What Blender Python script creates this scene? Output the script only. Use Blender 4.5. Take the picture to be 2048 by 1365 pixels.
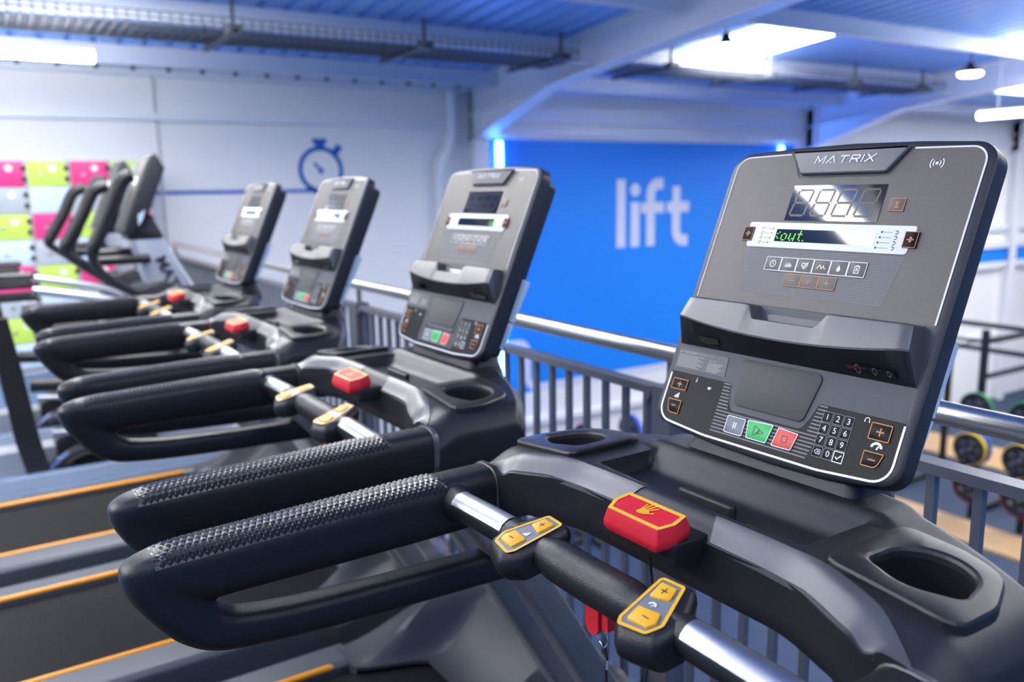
import bpy, bmesh, math, random
from mathutils import Vector, Matrix
random.seed(7)
C = bpy.context.scene.collection
for o in list(bpy.data.objects): bpy.data.objects.remove(o)
SC = bpy.context.scene
rad = math.radians

# ------------------------------------------------------------------ camera
CAM = Vector((0.760, 0.0, 1.49))
FPX, CX, CY = 1675.0, 1024.0, 682.5
PITCH, ROLL, HD = rad(10.14), rad(-1.02), rad(57.99)
_H = Vector((-math.sin(HD), math.cos(HD), 0)); _R = Vector((math.cos(HD), math.sin(HD), 0)); _U = Vector((0, 0, 1))
FW = math.cos(PITCH)*_H - math.sin(PITCH)*_U
_up0 = math.sin(PITCH)*_H + math.cos(PITCH)*_U
RR = math.cos(ROLL)*_R + math.sin(ROLL)*_up0
UP = -math.sin(ROLL)*_R + math.cos(ROLL)*_up0
cd = bpy.data.cameras.new('camera'); cam = bpy.data.objects.new('camera', cd); C.objects.link(cam)
cd.sensor_width = 36.0; cd.lens = FPX*36/2048; cd.clip_start = 0.02; cd.clip_end = 200
cam.matrix_world = Matrix(((RR.x, UP.x, -FW.x, CAM.x), (RR.y, UP.y, -FW.y, CAM.y), (RR.z, UP.z, -FW.z, CAM.z), (0, 0, 0, 1)))
cd.dof.use_dof = True; cd.dof.focus_distance = 1.12; cd.dof.aperture_fstop = 3.2
SC.camera = cam

def pix(px, py): return FW + RR*((px-CX)/FPX) - UP*((py-CY)/FPX)
def on_plane(px, py, n, d):
    v = pix(px, py); n = Vector(n); return CAM + v*((d-n.dot(CAM))/n.dot(v))
def onX(px, py, x): return on_plane(px, py, (1, 0, 0), x)
def onY(px, py, y): return on_plane(px, py, (0, 1, 0), y)
def onZ(px, py, z): return on_plane(px, py, (0, 0, 1), z)

# ------------------------------------------------------------------ world and exposure
W = bpy.data.worlds.new('world'); SC.world = W; W.use_nodes = True
wb = W.node_tree.nodes['Background']; wb.inputs[0].default_value = (0.12, 0.36, 1.0, 1); wb.inputs[1].default_value = 0.42
SC.view_settings.view_transform = 'Standard'; SC.view_settings.look = 'None'
SC.view_settings.exposure = 0.45; SC.view_settings.gamma = 1.0; SC.view_settings.use_curve_mapping = False

# ------------------------------------------------------------------ materials
MATS = {}
def mat(name, col, rough=0.5, metal=0.0, bump=0, bscale=900, spec=0.5, emit=None, estr=0.0, mottle=0, mscale=40, coat=0.0, alpha=1.0, trans=0.0):
    if name in MATS: return MATS[name]
    m = bpy.data.materials.new(name); m.use_nodes = True; nt = m.node_tree; b = nt.nodes['Principled BSDF']
    b.inputs['Base Color'].default_value = (*col, 1); b.inputs['Roughness'].default_value = rough; b.inputs['Metallic'].default_value = metal
    b.inputs['Specular IOR Level'].default_value = spec; b.inputs['Coat Weight'].default_value = coat
    b.inputs['Alpha'].default_value = alpha; b.inputs['Transmission Weight'].default_value = trans
    if emit: b.inputs['Emission Color'].default_value = (*emit, 1); b.inputs['Emission Strength'].default_value = estr
    if bump or mottle:
        tc = nt.nodes.new('ShaderNodeTexCoord')
    if bump:
        n = nt.nodes.new('ShaderNodeTexNoise'); n.inputs['Scale'].default_value = bscale; n.inputs['Detail'].default_value = 2
        bp = nt.nodes.new('ShaderNodeBump'); bp.inputs['Strength'].default_value = bump; bp.inputs['Distance'].default_value = 0.001
        nt.links.new(tc.outputs['Object'], n.inputs['Vector']); nt.links.new(n.outputs['Fac'], bp.inputs['Height']); nt.links.new(bp.outputs['Normal'], b.inputs['Normal'])
    if mottle:
        n2 = nt.nodes.new('ShaderNodeTexNoise'); n2.inputs['Scale'].default_value = mscale; n2.inputs['Detail'].default_value = 3
        mx = nt.nodes.new('ShaderNodeMix'); mx.data_type = 'RGBA'
        mx.inputs['A'].default_value = (*[c*(1-mottle) for c in col], 1); mx.inputs['B'].default_value = (*[min(1, c*(1+mottle)) for c in col], 1)
        nt.links.new(tc.outputs['Object'], n2.inputs['Vector']); nt.links.new(n2.outputs['Fac'], mx.inputs['Factor']); nt.links.new(mx.outputs['Result'], b.inputs['Base Color'])
    MATS[name] = m; return m

M_dash = mat('charcoal_plastic', (.024, .0255, .029), .42, .35, bump=.25, bscale=1400)
M_house = mat('housing_plastic', (.030, .032, .037), .40, .2, bump=.25, bscale=1400)
M_face = mat('face_plastic', (.066, .070, .078), .46, .2, bump=.35, bscale=1600)
M_black = mat('black_plastic', (.012, .012, .013), .38, bump=.15, bscale=1200)
M_rub = mat('black_rubber', (.0075, .008, .0095), .40, bump=.5, bscale=700)
M_grip = mat('grip_rubber', (.020, .021, .023), .25, bump=.2, bscale=900)
M_strip = mat('grey_plastic', (.13, .13, .133), .38, .5, bump=.25, bscale=1400)
M_panel = mat('panel_film', (.098, .092, .086), .36, .7, bump=.35, bscale=1900, mottle=.25, mscale=1200)
M_panel2 = mat('lower_film', (.009, .0095, .0105), .30, bump=.1, bscale=1500, spec=.10)
M_tray = mat('tray_plastic', (.16, .155, .15), .36, .6, bump=.25, bscale=1500)
M_glass = mat('display_glass', (.004, .004, .006), .05, spec=.8)
M_seg = mat('dim_segment', (.011, .008, .009), .25)
M_white = mat('white_print', (.85, .86, .86), .4)
M_whiteline = mat('white_trim', (.80, .82, .84), .3)
M_grey = mat('grey_print', (.35, .37, .38), .5)
M_hatch = mat('hatch_print', (.17, .18, .19), .45)
M_orange = mat('orange_print', (.70, .24, .05), .45)
M_dark = mat('dark_print', (.03, .03, .04), .5)
M_red = mat('red_plastic', (.70, .016, .030), .35, bump=.1)
M_yel = mat('yellow_plastic', (.82, .42, .01), .45)
M_green = mat('green_key', (.01, .50, .10), .4)
M_redkey = mat('red_key', (.75, .06, .05), .4)
M_greykey = mat('grey_key', (.16, .18, .21), .4)
M_led = mat('green_led', (.05, .3, .01), .4, emit=(.18, .9, .02), estr=1.4)
M_steel = mat('brushed_steel', (.66, .65, .63), .30, 1.0)
M_satin = mat('satin_steel', (.55, .57, .60), .34, 1.0)
M_chrome = mat('chrome', (.8, .82, .85), .12, 1.0)
M_upr = mat('upright_paint', (.26, .25, .24), .40, .35, bump=.05)
M_hood = mat('hood_plastic', (.06, .064, .072), .42, .2, bump=.2, bscale=900)
M_rail = mat('deck_rail', (.075, .085, .10), .45, .2, bump=.1)
M_belt = mat('belt_rubber', (.0075, .0075, .008), .8, bump=.6, spec=.25, bscale=500, mottle=.3, mscale=9)
M_orng = mat('orange_strip', (.95, .36, .01), .35)
M_label = mat('label_film', (.55, .68, .82), .4)
M_labeltxt = mat('label_text', (.22, .30, .42), .5)
M_silver = mat('silver_paint', (.52, .55, .60), .32, .5)
M_railpaint = mat('grey_rail_paint', (.16, .17, .19), .38, .3)
M_carpet = mat('grey_blue_carpet', (.10, .17, .28), .9, bump=.6, bscale=260, mottle=.12, mscale=60)
M_gfloor = mat('dark_rubber_floor', (.028, .050, .095), .7, bump=.3, bscale=200, mottle=.2, mscale=3)
M_wood = mat('wood_platform', (.52, .33, .16), .5, mottle=.2, mscale=5)
M_wall = mat('white_blockwork', (.89, .885, .875), .8, bump=.2, bscale=60)
M_blue = mat('blue_paint', (.0, .25, .88), .55, bump=.15, bscale=60)
M_mural = mat('mural_blue', (.005, .13, .52), .6)
M_wmark = mat('pale_paint', (.72, .75, .88), .6)
M_steelw = mat('white_steel', (.84, .86, .90), .45)
M_galv = mat('galvanised_wire', (.10, .11, .13), .5, .4)
M_emit = mat('tube_light', (1, 1, 1), .5, emit=(1.0, .98, .95), estr=34)
M_emit2 = mat('tube_light_soft', (1, 1, 1), .5, emit=(1.0, .97, .93), estr=22)
M_sky = mat('skylight_sheet', (1, 1, 1), .5, emit=(1.0, .98, .94), estr=17)
M_cyan = mat('led_strip', (.7, .8, 1), .5, emit=(.06, .25, 1.0), estr=34)
M_lampw = mat('lamp_glow', (1, 1, 1), .5, emit=(1, .86, .62), estr=9)
M_pink = mat('pink_door', (.85, .055, .24), .4); M_lime = mat('lime_door', (.60, .82, .13), .4)
M_lgrey = mat('grey_door', (.50, .53, .55), .4); M_lwhite = mat('pale_door', (.66, .78, .94), .4)
M_plate_g = mat('green_ring', (.02, .25, .08), .5); M_plate_b = mat('blue_ring', (.02, .12, .55), .5)
M_plate_y = mat('yellow_ring', (.80, .55, .03), .5); M_plate_r = mat('red_ring', (.55, .01, .06), .5)

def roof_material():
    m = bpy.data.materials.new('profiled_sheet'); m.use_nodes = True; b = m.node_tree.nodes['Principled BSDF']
    b.inputs['Base Color'].default_value = (.27, .50, .98, 1); b.inputs['Roughness'].default_value = .45  # blue glow of the LED uplighting is put into this base colour
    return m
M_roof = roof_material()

# ------------------------------------------------------------------ mesh helpers
def mk(name, verts, faces, m, parent=None, smooth=True, ang=38):
    me = bpy.data.meshes.new(name); me.from_pydata([tuple(v) for v in verts], [], faces); me.update()
    bm = bmesh.new(); bm.from_mesh(me); bmesh.ops.recalc_face_normals(bm, faces=bm.faces); bm.to_mesh(me); bm.free()
    if smooth: me.shade_smooth(); me.set_sharp_from_angle(angle=rad(ang))
    if m: me.materials.append(m)
    o = bpy.data.objects.new(name, me); C.objects.link(o)
    if parent: o.parent = parent
    return o
def joinparts(lst):
    V, F = [], []
    for v, f in lst:
        n = len(V); V += list(v); F += [tuple(i+n for i in q) for q in f]
    return V, F
def boxvf(x0, x1, y0, y1, z0, z1):
    return ([(x0, y0, z0), (x1, y0, z0), (x1, y1, z0), (x0, y1, z0), (x0, y0, z1), (x1, y0, z1), (x1, y1, z1), (x0, y1, z1)],
            [(0, 3, 2, 1), (4, 5, 6, 7), (0, 1, 5, 4), (1, 2, 6, 5), (2, 3, 7, 6), (3, 0, 4, 7)])
def rings_vf(rings, cap0=True, cap1=True, closed=True):
    n = len(rings[0]); V = [p for r in rings for p in r]; F = []
    for i in range(len(rings)-1):
        for j in range(n if closed else n-1):
            a, b = i*n+j, i*n+(j+1) % n; F.append((a, b, b+n, a+n))
    if cap0: F.append(tuple(range(n))[::-1])
    if cap1: F.append(tuple(range((len(rings)-1)*n, len(rings)*n)))
    return V, F
def tube_vf(path, r, n=12, cap=True):
    P = [Vector(p) for p in path]; rs = r if isinstance(r, (list, tuple)) else [r]*len(P)
    rings = []; up = None
    for i, p in enumerate(P):
        t = (P[min(i+1, len(P)-1)]-P[max(i-1, 0)]).normalized()
        if up is None:
            up = Vector((0, 0, 1)) if abs(t.z) < .9 else Vector((1, 0, 0))
        a = (up - t*up.dot(t)).normalized(); b = t.cross(a); up = a
        rings.append([p + (a*math.cos(k*2*math.pi/n) + b*math.sin(k*2*math.pi/n))*rs[i] for k in range(n)])
    return rings_vf(rings, cap, cap)
def smooth_path(pts, k=6):
    P = [Vector(p) for p in pts]; out = []
    for i in range(len(P)-1):
        p0, p1, p2, p3 = P[max(i-1, 0)], P[i], P[i+1], P[min(i+2, len(P)-1)]
        for j in range(k):
            t = j/k; out.append(.5*((2*p1)+(-p0+p2)*t+(2*p0-5*p1+4*p2-p3)*t*t+(-p0+3*p1-3*p2+p3)*t**3))
    out.append(P[-1]); return out
def rpoly(pts, r, n=5):
    out = []; N = len(pts); rs = r if isinstance(r, (list, tuple)) else [r]*N
    for i in range(N):
        p = Vector(pts[i]).to_2d(); a = Vector(pts[i-1]).to_2d()-p; b = Vector(pts[(i+1) % N]).to_2d()-p
        la, lb = a.length, b.length; a.normalize(); b.normalize()
        ang = math.acos(max(-1, min(1, a.dot(b))))
        if rs[i] <= 0 or ang > 3.1: out.append((p.x, p.y)); continue
        d = min(rs[i]/math.tan(ang/2), la*.49, lb*.49); rr_ = d*math.tan(ang/2)
        c = p + (a+b).normalized()*(rr_/math.sin(ang/2)); s = p+a*d-c; e = p+b*d-c
        a0 = math.atan2(s.y, s.x); a1 = math.atan2(e.y, e.x); da = (a1-a0+math.pi) % (2*math.pi)-math.pi
        for k in range(n+1):
            t = a0+da*k/n; out.append((c.x+rr_*math.cos(t), c.y+rr_*math.sin(t)))
    return out
def inset(poly, d):
    N = len(poly); P = [Vector(p) for p in poly]
    area = sum(P[i-1].x*P[i].y-P[i].x*P[i-1].y for i in range(N)); sg = 1 if area > 0 else -1
    out = []
    for i in range(N):
        e = P[(i+1) % N]-P[i-1]
        if e.length < 1e-9: out.append(tuple(P[i])); continue
        e.normalize(); nrm = Vector((-e.y, e.x))*sg; q = P[i]+nrm*d; out.append((q.x, q.y))
    return out
def pillow_vf(poly, h0, h1, r, mp, steps=3):
    rings = [[mp(x, y, h0) for x, y in poly]]
    for k in range(steps+1):
        t = k/steps*math.pi/2; rings.append([mp(x, y, h1-r+r*math.sin(t)) for x, y in inset(poly, r*(1-math.cos(t)))])
    return rings_vf(rings)
def pillow(name, poly, h0, h1, r, mp, m, parent, steps=3): return mk(name, *pillow_vf(poly, h0, h1, r, mp, steps), m, parent)
def ribbon2(pts, w, closed=False):
    N = len(pts); P = [Vector(p) for p in pts]; L = []; R_ = []
    for i in range(N):
        if closed: e1, e2 = P[i]-P[i-1], P[(i+1) % N]-P[i]
        else:
            e1 = P[i]-P[i-1] if i > 0 else P[1]-P[0]; e2 = P[i+1]-P[i] if i < N-1 else P[-1]-P[-2]
        if e1.length < 1e-9: e1 = e2
        if e2.length < 1e-9: e2 = e1
        n1 = Vector((-e1.y, e1.x)).normalized(); n2 = Vector((-e2.y, e2.x)).normalized(); n = (n1+n2)
        n = n.normalized() if n.length > 1e-6 else n1
        k = w/2/max(.5, n.dot(n1)); L.append(P[i]+n*k); R_.append(P[i]-n*k)
    V = [(p.x, p.y) for p in L+R_]; F = []
    for i in range(N if closed else N-1):
        j = (i+1) % N; F.append((i, j, N+j, N+i))
    return V, F
def circ(cx, cy, r, n=16, a0=0, a1=2*math.pi): 
    full = abs(a1-a0-2*math.pi) < 1e-6; m = n if full else n+1
    return [(cx+r*math.cos(a0+(a1-a0)*k/n), cy+r*math.sin(a0+(a1-a0)*k/n)) for k in range(m)]
def poly2(pts): return list(pts), [tuple(range(len(pts)))]
def flat(name, parts, mp, h, m, parent):
    V, F = joinparts(parts); return mk(name, [mp(x, y, h) for x, y in V], F, m, parent, smooth=False)
def text2(body, size=1.0, shear=0, sx=1.0, align='CENTER', bold=0.0):
    cu = bpy.data.curves.new('txt', 'FONT'); cu.body = body; cu.size = 1.0; cu.shear = shear; cu.align_x = align; cu.align_y = 'CENTER'; cu.offset = bold/size; cu.resolution_u = 3
    o = bpy.data.objects.new('txt', cu); C.objects.link(o); dg = bpy.context.evaluated_depsgraph_get()
    me = bpy.data.meshes.new_from_object(o.evaluated_get(dg)); V = [(v.co.x*sx*size, v.co.y*size) for v in me.vertices]; F = [tuple(p.vertices) for p in me.polygons]
    bpy.data.objects.remove(o); bpy.data.curves.remove(cu); bpy.data.meshes.remove(me); return V, F
def shift(vf, dx, dy, k=1.0): return [(x*k+dx, y*k+dy) for x, y in vf[0]], vf[1]
def empty(name, loc=(0, 0, 0), rz=0):
    o = bpy.data.objects.new(name, None); C.objects.link(o); o.location = loc; o.rotation_euler = (0, 0, rz); return o
def tag(o, label=None, cat=None, group=None, kind=None):
    if label: o['label'] = label
    if cat: o['category'] = cat
    if group: o['group'] = group
    if kind: o['kind'] = kind
    return o
def copy_tree(o, parent=None):
    c = o.copy(); C.objects.link(c); c.parent = parent
    for ch in [x for x in ALLCH.get(o.name, [])]: copy_tree(ch, c)
    return c
def index_children():
    global ALLCH
    ALLCH = {}
    for o in bpy.data.objects:
        if o.parent: ALLCH.setdefault(o.parent.name, []).append(o)
def ss(a, b, x):
    t = max(0., min(1., (x-a)/(b-a))); return t*t*(3-2*t)
def lerp_tab(tab, x):
    tab = sorted(tab)
    if x <= tab[0][0]: return tab[0][1]
    for (a, fa), (b, fb) in zip(tab, tab[1:]):
        if x <= b: return fa+(fb-fa)*(x-a)/(b-a)
    return tab[-1][1]
XYZ = lambda x, y, h: (x, y, h)

# ================================================================== the hall
def struct(name, vf, m, parent=None, smooth=False):
    o = mk(name, *vf, m, parent, smooth)
    if not parent: o['kind'] = 'structure'
    return o
WX = -7.9; GF = -2.7
roofz = lambda x: 3.372+.08*x
floor = struct('floor', boxvf(WX, 3.0, -4.0, 1.55, -.28, 0), M_carpet)
gfloor = struct('floor', boxvf(WX, 4.0, 1.55, 21.8, GF-.1, GF), M_gfloor)
wall = struct('wall_left', boxvf(WX-.2, WX, -4.0, 22, GF-.1, 2.74), M_wall)
wallfar = struct('wall_far', boxvf(WX, 4.0, 21.8, 22.0, GF-.1, 3.6), M_wall)
def wbox(name, y0, y1, z0, z1, d0, d1, m): return struct(name, boxvf(WX+d0, WX+d1, y0, y1, z0, z1), m, wall)
wbox('painted_panel', 5.12, 10.48, -1.02, 2.10, 0, .006, M_blue)
WM = lambda y, z, h: (WX+h, y, z)
flat('painted_border', [ribbon2([(10.3, -.97), (5.78, -.97)]+circ(5.78, -.82, .15, 6, -math.pi/2, -math.pi)+[(5.63, -.5)]+circ(5.51, -.5, .12, 6, 0, math.pi/2)+[(5.35, -.38)], .09)], WM, .009, M_wmark, wall)
wbox('skirting_ledge', 5.2, 21, -1.46, -1.38, 0, .06, M_white)
# lettering on the panel, drawn with wide strokes
def vstroke(y, z0, z1, w): return [(y-w/2, z0), (y+w/2, z0), (y+w/2, z1), (y-w/2, z1)], [(0, 1, 2, 3)]
lw = .15; zb, zx, zt = .73, 1.40, 1.62
lift = [vstroke(7.13, zb, zt, lw), vstroke(7.37, zb, 1.32, lw), poly2(circ(7.37, 1.48, .085, 16)),
        vstroke(7.64, zb, 1.42, lw), ribbon2([(7.64, 1.40)]+circ(7.78, 1.42, .14, 8, math.pi, math.pi/2)+[(7.86, 1.56)], lw), ([(7.47, 1.17), (7.88, 1.17), (7.88, 1.31), (7.47, 1.31)], [(0, 1, 2, 3)]),
        vstroke(8.10, .93, 1.52, lw), ribbon2([(8.10, .95)]+circ(8.24, .92, .14, 8, math.pi, math.pi*1.5)+[(8.32, .78)], lw), ([(7.93, 1.17), (8.34, 1.17), (8.34, 1.31), (7.93, 1.31)], [(0, 1, 2, 3)])]
for i_, st in enumerate(lift): flat('letter_stroke', [st], WM, .010+.0006*i_, M_wmark, wall)
# stopwatch mural and running line
sy, sz, sr = 3.085, 1.745, .222
flat('stopwatch_mural', [ribbon2(circ(sy, sz, sr, 40), .045, True), ([(sy-.05, sz+.235), (sy+.05, sz+.235), (sy+.05, sz+.275), (sy-.05, sz+.275)], [(0, 1, 2, 3)]), ([(sy-.075, sz+.27), (sy+.075, sz+.27), (sy+.075, sz+.32), (sy-.075, sz+.32)], [(0, 1, 2, 3)]),
     ribbon2([(sy+.15, sz+.17), (sy+.22, sz+.25)], .07), ribbon2([(sy-.07, sz+.07), (sy, sz)], .03), poly2(circ(sy, sz-.01, .03, 14)), ribbon2([(sy-.16, sz-.17), (sy-.02, sz-.235)], .06)], lambda y, z, h: WM(y, z, h+.001*abs(z-sz)), .006, M_mural, wall)
flat('mural_line', [([(1.30, 1.515), (sy+.02, 1.515), (sy+.02, 1.55), (1.30, 1.55)], [(0, 1, 2, 3)])], WM, .005, M_mural, wall)
for y in (5.27, 10.17):
    o = wbox('led_strip', y-.035, y+.035, -1.30, 2.07, .006, .035, M_cyan)
def trim(y0, y1, z0, z1, d): struct('trim_1', boxvf(WX, WX+d, y0, y1, z0, z1), M_steelw)
trim(-4, 4.78, 2.20, 2.27, .07); trim(5.06, 10.6, 2.14, 2.20, .07); trim(5.06, 10.6, 2.30, 2.36, .05); trim(10.9, 21.8, 2.16, 2.24, .07); trim(-4, 21.8, 2.60, 2.70, .12)
trim(13.4, 21.5, .60, .70, .10); trim(13.0, 21.5, .28, .42, .16); trim(12.2, 21.5, -.10, .02, .12)
struct('trim_2', boxvf(WX+.005, WX+.10, 13.6, 21.5, .02, .28), M_blue)

# roof: profiled sheet with purlins, rafters, skylights and added light panels
def roof_sheet():
    V, F = [], []; ys = []; y = -4.0
    while y < 22:
        for dy, dz in ((0, 0), (.13, 0), (.145, .03), (.185, .03), (.20, 0)): ys.append((y+dy, dz))
        y += .20
    for x in (-8.1, 3.0):
        for yy, dz in ys: V.append((x, yy, roofz(x)+dz))
    n = len(ys)
    for i in range(n-1): F.append((i, i+1, n+i+1, n+i))
    V2 = [(x, y, z+.08) for x, y, z in V]; V += V2
    F += [tuple(2*n+k for k in q) for q in F[:]]
    return V, F
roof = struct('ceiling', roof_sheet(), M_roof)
def skylight(n, x0, x1, y0, y1):
    V = []
    for dz in (-.012, -.004):
        for x, y in ((x0, y0), (x1, y0), (x1, y1), (x0, y1)): V.append((x, y, roofz(x)+dz))
    o = struct('window_%d' % n, (V, boxvf(0, 1, 0, 1, 0, 1)[1]), M_sky); return o
sk = [(-6.0, -4.68, 6.38, 7.40), (-4.4, -2.9, 9.6, 10.6), (-5.3, -3.0, .20, 1.15), (-6.6, -.6, -3.7, -2.6), (-2.3, -.4, 6.38, 7.40), (-6.0, -1.0, 12.2, 13.2), (-6.0, -1.0, 15, 16), (.3, 2.0, 4.0, 5.0)]  # panels after the first two are added to brighten walls and consoles
for i, a in enumerate(sk): skylight(i+1, *a)
for x in (-7.35, -5.93, -4.45, -2.95, -1.45, .05, 1.55):
    z = roofz(x)
    mk('purlin', *joinparts([boxvf(x-.008, x+.008, -4, 21.8, z-.17, z), boxvf(x-.065, x+.0, -4, 21.8, z-.012, z-.003), boxvf(x, x+.065, -4, 21.8, z-.17, z-.158)]), M_steelw, roof, False)
    if x < -4:
        bolt = None
        for k in range(20):
            yb = -.3+k*.30+.1
            if x > -5 and k > 6: break
            if bolt is None: bolt = mk('bolt', *boxvf(-.014, .014, -.018, .018, -.03, 0), M_galv, roof, False); b = bolt
            else: b = bolt.copy(); C.objects.link(b)
            b.location = (x-.07, yb, roofz(x-.07)-.002)
eb = None
for k in range(17):
    if eb is None: eb = mk('eave_bolt', *boxvf(-.012, .014, -.018, .018, -.02, .02), M_galv, roof, False); b = eb
    else: b = eb.copy(); C.objects.link(b)
    b.location = (WX+.125, -.2+k*.305, 2.655)
def rafter(y):
    xs = [-7.9, -6.3, -4.3, 0, 3.0]; lo = [2.02, 2.51, 2.705, 3.05, 3.30]
    parts = []
    up = [roofz(x)-.02 for x in xs]
    V = [(x, y-.008, z) for x, z in zip(xs, up)]+[(x, y-.008, z) for x, z in zip(xs, lo)]+[(x, y+.008, z) for x, z in zip(xs, up)]+[(x, y+.008, z) for x, z in zip(xs, lo)]
    F = []
    for i in range(4): F += [(i, i+1, 6+i, 5+i), (10+i, 15+i, 16+i, 11+i)]
    parts.append((V, F))
    for zz, t in ((lo, .016), (up, -.016)):
        V = []; F = []
        for x, z in zip(xs, zz):
            V += [(x, y-.10, z), (x, y+.10, z), (x, y+.10, z-t), (x, y-.10, z-t)]
        for i in range(4):
            for a, b in ((0, 1), (1, 2), (2, 3), (3, 0)): F.append((4*i+a, 4*i+b, 4*i+4+b, 4*i+4+a))
        F += [(0, 1, 2, 3), (16, 17, 18, 19)]
        parts.append((V, F))
    mid = [2.50, 2.51, 2.705]
    parts.append(([(-7.9, y-.10, 2.36), (-6.3, y-.10, 2.53), (-6.3, y+.10, 2.53), (-7.9, y+.10, 2.36), (-7.9, y-.10, 2.345), (-6.3, y-.10, 2.515), (-6.3, y+.10, 2.515), (-7.9, y+.10, 2.345)], boxvf(0, 1, 0, 1, 0, 1)[1]))
    mk('rafter', *joinparts(parts), M_steelw, roof, False)
    mk('column', *joinparts([boxvf(WX, WX+.20, y-.008, y+.008, GF, 2.70), boxvf(WX, WX+.014, y-.10, y+.10, GF, 2.70), boxvf(WX+.19, WX+.204, y-.10, y+.10, GF, 2.70)]), M_steelw, roof, False)
for y in (4.93, 10.75, 16.57): rafter(y)
for y in (4.6, 10.42):
    mk('fly_brace', *tube_vf([(-5.93, y-.35, roofz(-5.93)-.15), (-5.6, y+.28, 2.62)], .018, 6), M_steelw, roof)

# drain pipe, conduit
dp = mk('drainpipe', *tube_vf(smooth_path([(WX+.09, 4.61, 2.62), (WX+.09, 4.61, 2.3), (WX+.09, 4.60, 2.12), (WX+.09, 4.53, 1.95), (WX+.09, 4.455, 1.86), (WX+.09, 4.44, 1.78)], 5), .058, 16), M_steelw)
tag(dp, 'white drainpipe elbow running down the white wall beside the roof column', 'pipe')
mk('lower_pipe', *tube_vf([(WX+.07, 4.44, 1.79), (WX+.07, 4.44, GF)], .045, 14), M_steelw, dp)
mk('pipe_collar', *tube_vf([(WX+.09, 4.44, 1.80), (WX+.09, 4.44, 1.74)], .066, 14), M_steelw, dp)
cn = mk('conduit', *joinparts([tube_vf([(WX+.012, 1.50, 2.60), (WX+.012, 1.50, 2.27)], .014, 8), tube_vf([(WX+.012, 1.505, 2.20), (WX+.012, 1.505, .1)], .014, 8)]), M_lgrey)
tag(cn, 'thin grey conduit running down the white wall past the blue line', 'conduit')

# wire cable trays under the roof
def cable_tray(y0, y1, ybr, label):
    xa, xb = onZ(400, 57, 2.66).x, onZ(400, 86, 2.66).x; hw_ = abs(xa-xb)/2; t = empty('cable_tray', ((xa+xb)/2, (y0+y1)/2, 2.66)); tag(t, label, 'cable tray', 'cable trays under the roof'); oy = (y0+y1)/2; parts = []
    for k in range(9): x = hw_*(-1+k*.25); parts.append(tube_vf([(x, y0-oy, 0), (x, y1-oy, 0)], .006, 5))
    for sx in (-hw_, hw_):
        for z in (.05, .09): parts.append(tube_vf([(sx, y0-oy, z), (sx, y1-oy, z)], .006, 5))
    y = y0
    while y < y1:
        parts.append(tube_vf([(-hw_, y-oy, .09), (-hw_, y-oy, 0), (hw_, y-oy, 0), (hw_, y-oy, .09)], .005, 4)); y += .07
    o = mk('wire_mesh', *joinparts(parts), M_galv, t); o['kind'] = 'stuff'
    for y in ybr:
        mk('hanger_bracket', *joinparts([boxvf(-.48, .48, y-oy-.02, y-oy+.02, -.035, -.008), boxvf(.40, .42, y-oy-.012, y-oy+.012, -.03, .20), boxvf(-.42, -.40, y-oy-.012, y-oy+.012, -.03, .15), boxvf(.36, .48, y-oy-.05, y-oy+.05, -.04, .02)]), M_galv, t, False)
    mk('cable_bundle', *joinparts([tube_vf([(-.2+.05*k, y0-oy, .02), (-.2+.05*k, y1-oy, .02)], .011, 6) for k in range(2)]), M_dark, t)
cable_tray(-3.0, 4.80, (-1.35, .15, 1.66, 3.16, 4.5), 'galvanised wire cable tray under the roof above the stopwatch mural')
cable_tray(5.10, 10.6, (5.8, 7.2, 8.6, 9.9), 'galvanised wire cable tray under the roof above the blue painted wall')

# lamps
def batten(name, p0, p1, label, r=.045, drop=True, top=None, m=None):
    p0 = Vector(p0); p1 = Vector(p1); t = empty(name, p0); d = p1-p0
    tag(t, label, 'lamp', 'tube lamps under the roof')
    mk('diffuser', *tube_vf([(0, 0, 0), d], r, 14), m or M_emit, t)
    dn = d.normalized(); s = Vector((-dn.y, dn.x, 0))
    mk('spine', *joinparts([tube_vf([Vector((0, 0, r*.9)), d+Vector((0, 0, r*.9))], r*.55, 8)]), M_steelw, t)
    if drop:
        for k in (.12, .88):
            q = d*k; mk('hanger', *tube_vf([q+Vector((0, 0, r)), Vector((q.x, q.y, (top or roofz(p0.x+q.x))-p0.z))], .006, 6), M_steelw, t)
    return t
Pb = onZ(187, 113, 2.50)
batten('tube_lamp', (Pb.x, Pb.y-1.6, 2.50), (Pb.x, Pb.y, 2.50), 'lit tube lamp hanging above the coloured lockers', top=2.60)
batten('tube_lamp', (-1.50, -.84, 3.05), (-2.01, .57, 3.05), 'lit tube lamp hung over the treadmill decks', r=.055, m=M_emit2)
for i, (x, y) in enumerate(((-6.3, -2.4), (.9, -1.6), (2.0, .6))):  # unseen tubes added as fill light for the wall and console faces
    batten('tube_lamp', (x, y-.7, 2.95), (x, y+.8, 2.95), ['lit tube lamp hung behind the treadmill row near the elliptical trainers', 'lit tube lamp hung behind the row of treadmills at its open end', 'lit tube lamp hung near the railing at the open end of the row'][i])
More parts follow.
